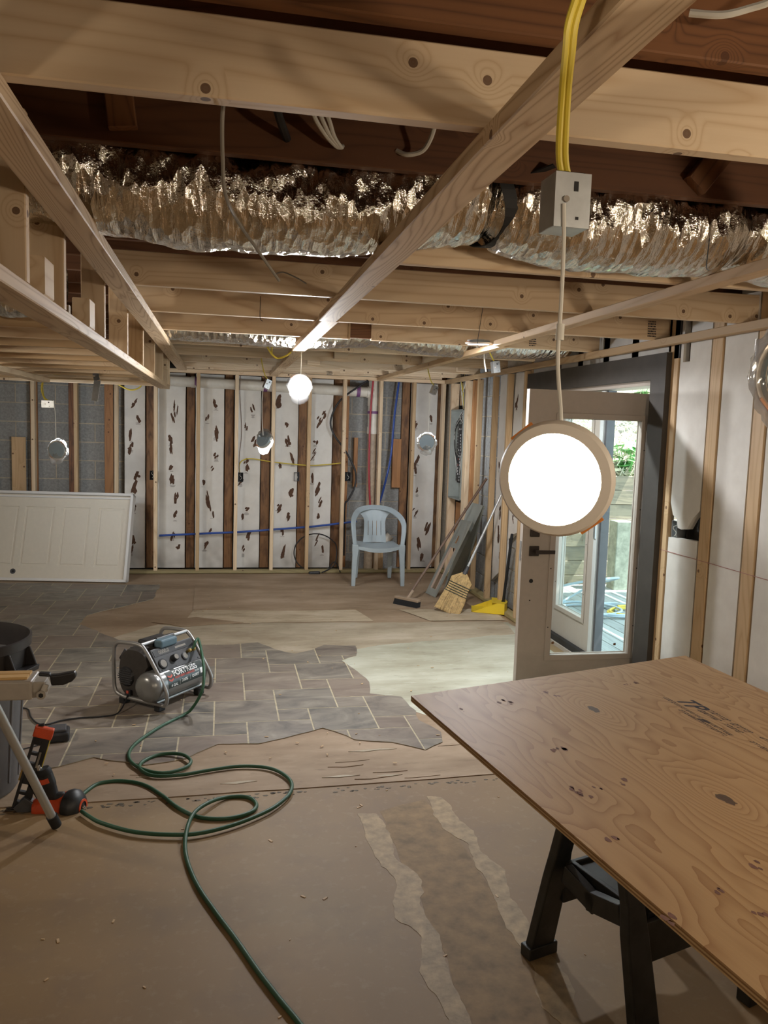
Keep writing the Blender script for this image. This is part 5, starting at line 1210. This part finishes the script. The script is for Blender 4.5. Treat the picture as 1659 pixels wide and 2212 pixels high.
MB().grid(lambda i, j: dpf(i, -.09-.05*i, .004+.10*min(1, max(0, (i-.02)/.75))*j), 14, 3).obj('side_wall', 'panyellow', dpn); MB().grid(lambda i, j: dpf(i, .16-.05*i, .004+.10*min(1, max(0, (i-.02)/.75))*j), 14, 3).obj('side_wall', 'panyellow', dpn)
MB().grid(lambda i, j: dpf(1+.10*math.sin(i*math.pi), -.14+.25*i, .004+.10*j), 12, 3).obj('rear_wall', 'panyellow', dpn)
MB().grid(lambda i, j: dpf(.62+.38*j+.10*math.sin(i*math.pi)*j, -.14+.03*(1-j)+.25*i, .104), 12, 3).obj('top_lip', 'panyellow', dpn)
ht = A(1106, 1154, X=2.53); hs_ = A(1079, 1312, X=dpf(.95, .02, 0).x)
hs_ = dpf(.95, .0, .02); MB().tube([hs_, ht], .0125, 12).obj('handle', 'blackm', dpn); MB().tube([hs_, hs_+(ht-hs_)*.12], .018, 12).obj('handle_socket', 'blackm', dpn)

# ================================================================== ELECTRICAL PANEL IN THE RIGHT WALL
ep = thing('electrical_panel', 'open grey electrical panel with breakers between the right wall studs', 'electrical panel', (2.6, 8.61, .91))
y0, y1, z0, z1 = 8.375, 8.845, .91, 1.90; mb = MB()
for a in ((2.535, 2.66, y0, y0+.012, z0, z1), (2.535, 2.66, y1-.012, y1, z0, z1), (2.535, 2.66, y0, y1, z0, z0+.012), (2.535, 2.66, y0, y1, z1-.012, z1), (2.65, 2.66, y0, y1, z0, z1)): mb.box(*a)
mb.obj('box_shell', 'panelgrey', ep)
MB().box(2.60, 2.64, y0+.09, y1-.11, z0+.18, z1-.16).obj('breaker_mount', 'blackm', ep)
random.seed(8)
for i in range(18):
    z = z0+.20+i*.033
    for k, yy in enumerate((8.50, 8.61)):
        b = MB().box(2.575, 2.60, yy, yy+.09, z, z+.028).obj('breaker', 'black', ep)
        if random.random() < .5: MB().box(2.574, 2.5745, yy+(.01 if k else .06), yy+(.03 if k else .08), z+.004, z+.024).obj('breaker_label', 'inkred' if (k and 4 < i < 8) else 'inkwhite', b)
MB().box(2.585, 2.60, 8.50, 8.70, z0+.80-.02, z1-.17).obj('main_breaker', 'black', ep)
random.seed(12)
for i in range(14):
    sy = random.choice((8.44, 8.46, 8.74, 8.77)); pts = [(2.62, 8.60+random.uniform(-.04, .04), z1), (2.58, 8.60+random.uniform(-.06, .06), z1-.08), (2.57, sy, z1-.2+random.uniform(-.03, .03)), (2.565, sy+random.uniform(-.01, .01), z1-.4), (2.575, 8.56 if sy < 8.6 else 8.66, z1-.45-random.uniform(0, .25))]
    MB().tube(smooth_path(pts, 5), .004, 6).obj('panel_wire', ('whitecab', 'blackcab', 'blackcab', 'greycab')[i % 4], ep)
for i in range(7):
    yy = 8.50+i*.035; cable('panel_feed_cable', 'cables dropping from the ceiling into the top of the electrical panel', [(2.60, yy+random.uniform(-.04, .04), 2.36), (2.58, yy+random.uniform(-.05, .05), 2.2), (2.60, 8.61+random.uniform(-.05, .05), 2.03), (2.61, 8.58+i*.008, 1.905)], .006, ('whitecab', 'greycab', 'yellow')[i % 3], group='cables above the electrical panel')

# ================================================================== LEFT FOREGROUND: BIN, STAND, NAIL GUN, CHARGER
rc = A(62, 1376, Z=.70); br0 = Vector((rc.x-.285, rc.y+.02, 0))
tc_ = thing('rubbish_bin', 'round grey rubbish bin with dark rim at the left edge of the frame', 'bin', tuple(br0))
MB().lathe([(.005, 0), (.005, .215), (.02, .225), (.60, .258), (.60, .250), (.02, .217), (.012, 0)], br0, (0, 0, 1), 48).obj('bin_body', 'canplast', tc_)
MB().lathe([(.56, .26), (.565, .272), (.655, .277), (.66, .287), (.70, .289), (.703, .280), (.66, .272), (.565, .262), (.56, .26)], br0, (0, 0, 1), 56).obj('rim', 'canrim', tc_)
for a in (-.35, -.35+math.pi):
    d = Vector((math.cos(a), math.sin(a), 0)); s_ = Vector((-d.y, d.x, 0)); hm = MB()
    hm.hexa([br0+d*.262+s_*k+Vector((0, 0, z)) for k, z in ((-.08, .55), (.08, .55))]+[br0+d*.325+s_*k+Vector((0, 0, .56)) for k in (.075, -.075)]+[br0+d*.262+s_*k+Vector((0, 0, .575)) for k in (-.08, .08)]+[br0+d*.33+s_*k+Vector((0, 0, .585)) for k in (.075, -.075)])
    for k in (-.08, .07): hm.hexa([br0+d*.262+s_*k+Vector((0, 0, .57)), br0+d*.262+s_*(k+.01)+Vector((0, 0, .57)), br0+d*.32+s_*(k+.01)+Vector((0, 0, .57)), br0+d*.32+s_*k+Vector((0, 0, .57)), br0+d*.262+s_*k+Vector((0, 0, .66)), br0+d*.262+s_*(k+.01)+Vector((0, 0, .66)), br0+d*.285+s_*(k+.01)+Vector((0, 0, .66)), br0+d*.285+s_*k+Vector((0, 0, .66))])
    hm.obj('bin_handle', 'canrim', tc_, .004)
for i in range(16):
    a = i*math.pi/8; d = Vector((math.cos(a), math.sin(a), 0)); MB().bar(br0+d*.226+Vector((0, 0, .06)), br0+d*.256+Vector((0, 0, .54)), .012, .010, tuple(d)).obj('body_rib', 'canplast', tc_, .002)
# stand
ft = A(122, 1783, Z=.012); YS = 3.02
ws = thing('work_stand', 'folding metal work stand with wood-faced clamp arm at the left edge', 'work stand', (ft.x-.2, ft.y, 0))
pA = A(0, 1455, Y=YS+.05); pB = A(73, 1452, Y=YS+.05); pC = A(0, 1515, Y=YS); pD = A(75, 1504, Y=YS)
zt = pB.z; zb = pD.z; xr = pD.x
MB().box(xr-.9, xr, YS-.045, YS+.085, zb+.0, zt-.004).obj('clamp_arm', 'lightgrey', ws, .008, 3)
zt2 = zt-.004
for s_ in (0, 1): stick('jaw_face', Vector((xr-.27, YS-.005+s_*.046, zt2+.004)), Matrix.Identity(3), .50, .040, .010, 'standwood', ws)
MB().prism([(0, 0), (.05, .0), (.062, -.03), (.05, -.055), (0, -.06)], lambda x, y, t: (xr-.012+x, YS+t, zt2-.012+y), -.02, .04).obj('end_bracket', 'lightgrey', ws, .003)
pv0 = A(90, 1500, Y=YS-.03); MB().lathe([(-.012, 0), (-.012, .016), (.03, .016), (.03, 0)], pv0, (0, 1, 0), 20).obj('pivot_boss', 'lightgrey', ws); MB().lathe([(-.014, .009), (-.014, 0)], pv0, (0, 1, 0), 6).obj('pivot_bolt', 'blackm', ws)
MB().bar(pv0, A(100, 1478, Y=YS-.02), .02, .018, (0, 1, 0)).obj('link', 'lightgrey', ws, .003)
L0 = [A(108, 1457, Y=YS), A(125, 1456, Y=YS), A(145, 1452, Y=YS), A(163, 1449, Y=YS), A(166, 1460, Y=YS), A(157, 1470, Y=YS), A(138, 1478, Y=YS), A(112, 1479, Y=YS)]
n = MB(); n.v += [p+Vector((0, -.016, 0)) for p in L0]+[p+Vector((0, .016, 0)) for p in L0]; k = len(L0); n.f += [tuple(range(k-1, -1, -1)), tuple(range(k, 2*k))]+[(i, (i+1) % k, k+(i+1) % k, k+i) for i in range(k)]
n.bar(A(84, 1455, Y=YS), A(110, 1457, Y=YS), .03, .012); n.obj('lever_handle', 'black', ws, .006, 3)
tl = Vector((ft.x-.52, YS+.1, zb-.02)); tp_ = A(0, 1545, Y=3.15); dleg = (tp_-ft).normalized(); tl = ft+dleg*((zb-.01-ft.z)/dleg.z)
MB().tube([ft+dleg*.03, tl], .0175, 20).obj('leg', 'silver', ws); MB().tube([ft, ft+dleg*.055], [.021, .022], 20).obj('foot_cap', 'blackm', ws)
tl2 = tl+Vector((-.05, .05, 0)); f2 = Vector((tl.x-.1, 3.36, .01)); MB().tube([f2, tl2], .0175, 16).obj('leg', 'silver', ws); MB().tube([f2, f2+(tl2-f2).normalized()*.05], .021, 16).obj('foot_cap', 'blackm', ws)
f3 = Vector((tl.x-.75, 3.1, .01)); MB().tube([f3, Vector((tl.x-.35, YS+.02, zb))], .0175, 16).obj('leg', 'silver', ws); MB().tube([f3, f3+Vector((.02, 0, .05))], .021, 16).obj('foot_cap', 'blackm', ws)
# nail gun lying on its side, magazine up
YG = 3.52
G = lambda x, y, dy=0: A(x, y, Y=YG+dy)
ng = thing('nail_gun', 'red and black framing nail gun lying on the floor by the stand leg', 'nail gun', tuple(G(130, 1765)))
bodyc0, bodyc1 = G(70, 1748), G(150, 1740); bax = (bodyc1-bodyc0).normalized()
rB = (G(110, 1722)-G(110, 1768)).length/2
MB().lathe([(0, 0), (.004, rB*.8), (.02, rB), (.10, rB*1.02), (.135, rB*1.25), (.15, rB*1.35), (.15, 0)], bodyc0+bax*0, bax, 24).obj('body_housing', 'red', ng)
cp0 = G(146, 1741); MB().lathe([(0, rB*1.38), (.018, rB*1.52), (.04, rB*1.48), (.06, rB*1.15), (.07, rB*.85), (.07, 0)], cp0, bax+Vector((0, -.35, 0)), 28).obj('rear_cap', 'black', ng)
ca_ = (bax+Vector((0, -.35, 0))).normalized(); MB().lathe([(.0705, rB*.72), (.074, rB*.70), (.074, rB*.5)], cp0, ca_, 24).obj('cap_ring', 'red', ng); MB().lathe([(.0725, 0.0), (.0725, .008), (.078, .006), (.078, 0)], cp0, ca_, 12).obj('cap_screw', 'chrome', ng)
MB().tube(smooth_path([G(98, 1672), G(108, 1700), G(116, 1720), G(140, 1722), G(148, 1724)], 5), [.030]*5+[.027]*5+[.024]*5+[.02]*6, 18).obj('grip', 'black', ng)
g0, g1 = G(92, 1664), G(112, 1716); gx = (g1-g0).normalized()
MB().tube([G(97, 1678), G(100, 1688)], [.0325, .033], 20).obj('grip_band', 'red', ng)
MB().lathe([(0, 0), (0, .026), (.012, .032), (.03, .031)], G(92, 1660), gx, 20).obj('grip_end', 'blackm', ng); MB().lathe([(0, 0), (0, .012), (.035, .010), (.035, 0)], G(88, 1668, -.005), -gx, 16).obj('air_fitting', 'chrome', ng)
# magazine: a flat channel with windows
m0, m1 = G(44, 1745), G(97, 1572); mx_ = (m1-m0).normalized(); my_ = mx_.cross(Vector((0, 1, 0))).normalized(); my_ = my_ if my_.x > 0 else -my_
ML = (m1-m0).length; W2 = .034
def mg(s, w_, t): return m0+mx_*s+my_*w_+Vector((0, t, 0))
mgz = MB()
def mbox(s0, s1, w0, w1, b=None): (b or mgz).hexa([mg(s0, w0, -.010), mg(s1, w0, -.010), mg(s1, w1, -.010), mg(s0, w1, -.010), mg(s0, w0, .010), mg(s1, w0, .010), mg(s1, w1, .010), mg(s0, w1, .010)])
mbox(0, ML, -W2, -W2+.012); mbox(0, ML, .004, W2)
sl = [0, .045, .075, .12, .15, .20, .225, .265, .285, .325]
for i in range(0, len(sl)-1, 2):
    a, b = sl[i], sl[i+1]
    if i % 4 in (0, 2): pass
for a, b in ((0, .03), (.062, .075), (.11, .16), (.16, .205), (.24, .252), (.287, ML)): mbox(a, b, -W2+.012, .004)
mgz = mgz.obj('magazine', 'black', ng, .0015)
b_ = MB(); b_.hexa([mg(s, w_, t) for t in (-.014, .014) for s, w_ in ((ML-.045, -W2-.004), (ML+.004, -W2-.004), (ML+.004, W2+.006), (ML-.045, W2+.006))]); b_.obj('magazine_cap', 'red', ng, .005)
b_ = MB(); b_.hexa([mg(s, w_, t) for t in (-.0115, -.0105) for s, w_ in ((.19, .010), (.26, .010), (.26, .018), (.19, .018))]); b_.obj('nail_window', 'greycab', mgz)
MB().bar(mg(ML*.45, W2+.001, 0), mg(ML*.9, W2+.001, 0), .004, .010, (0, 1, 0)).obj('follower_strip', 'yellow', mgz); MB().bar(mg(ML*.33, -W2-.003, 0), mg(ML*.5, -W2-.003, 0), .008, .014, (0, 1, 0)).obj('latch_tab', 'brass', mgz)
MB().bar(G(84, 1567), G(96, 1565), .012, .010).obj('cap_hook', 'blackm', ng)
nz = [G(30, 1742), G(56, 1718), G(80, 1735), G(74, 1765), G(52, 1762)]
n = MB(); k = 5; n.v += [p+Vector((0, -.022, 0)) for p in nz]+[p+Vector((0, .022, 0)) for p in nz]; n.f += [tuple(range(k-1, -1, -1)), tuple(range(k, 2*k))]+[(i, (i+1) % k, k+(i+1) % k, k+i) for i in range(k)]; n.obj('nose_block', 'dkgrey', ng, .004)
MB().bar(G(12, 1750), G(50, 1752), .016, .014).bar(G(14, 1745), G(36, 1746), .006, .006).obj('nose_tip', 'bronze', ng, .003)
MB().bar(G(62, 1690), G(84, 1725), .012, .02, (0, 1, 0)).obj('trigger_guard', 'black', ng, .003)
# battery charger
bc0 = A(122, 1604, Z=.01); bt = thing('battery_charger', 'small black charger on the flooring behind the nail gun', 'charger', (bc0.x, bc0.y, .01))
MB().obox((bc0.x, bc0.y+.05, .035), (1, .15, 0), (-.15, 1, 0), (0, 0, 1), .055, .06, .025).obj('charger_body', 'black', bt, .012, 3)
MB().obox((bc0.x-.005, bc0.y+.05, .066), (1, .15, 0), (-.15, 1, 0), (0, 0, 1), .045, .045, .008).obj('charger_top', 'dkgrey', bt, .005)
cable('power_cord', 'thin black cord running left from the small charger', [(bc0.x-.05, bc0.y+.04, .02), A(80, 1610, Z=.013), A(50, 1618, Z=.013), A(20, 1630, Z=.013)], .003, 'blackcab', 'cord')
# outdoor hoses
for i, (rad, col, lb_, cxp, cyp) in enumerate(((.30, 'M_b', 'pale blue hose coiled loosely on the deck boards outside', 1335, 1322), (.24, 'yellow', 'yellow hose coiled on the deck boards outside', 1372, 1325), (.33, 'M_b', 'pale blue hose looped beside the timber wall behind the closed leaf', 1262, 1320))):
    c = A(cxp, cyp, Z=.0); mt = 'bluehose' if col == 'M_b' else 'yellow'
    if 'bluehose' not in M: M['bluehose'] = plain('pale_blue_hose', (.36, .46, .52), .5)
    P = [(c.x+rad*math.cos(a)*(1+.12*math.sin(a*.7)), c.y+rad*.8*math.sin(a)*(1+.1*math.cos(a*.9)), .0+.012*(a/6.28)+(.35*max(0, math.sin(a*.5-1)) if i == 2 else 0)) for a in [j*.5 for j in range(30)]]
    tag(MB().tube(smooth_path(P, 4), .011, 8).obj('garden_hose', mt), lb_, 'hose')

# ink grade marks stamped on the joists
random.seed(31)
for (x, y, Y_, w_, h_) in ((1408, 712, 4.438, .05, .10), (1150, 737, 5.278, .045, .09), (712, 808, 8.61, .06, .05), (1135, 745, 6.178, .04, .06)):
    p = A(x, y, Y=Y_); mb = MB(); nr_ = int(h_/.014)
    for r_ in range(nr_):
        xx = p.x-w_/2
        while xx < p.x+w_/2:
            wd = random.uniform(.003, .008); mb.box(xx, xx+wd, Y_-.0012, Y_-.0003, min(p.z+h_/2, ZL+.128)-r_*.014-.008, min(p.z+h_/2, ZL+.128)-r_*.014); xx += wd+.003
    tag(mb.obj('ink_stamp', 'ink', ce), kind='stuff')
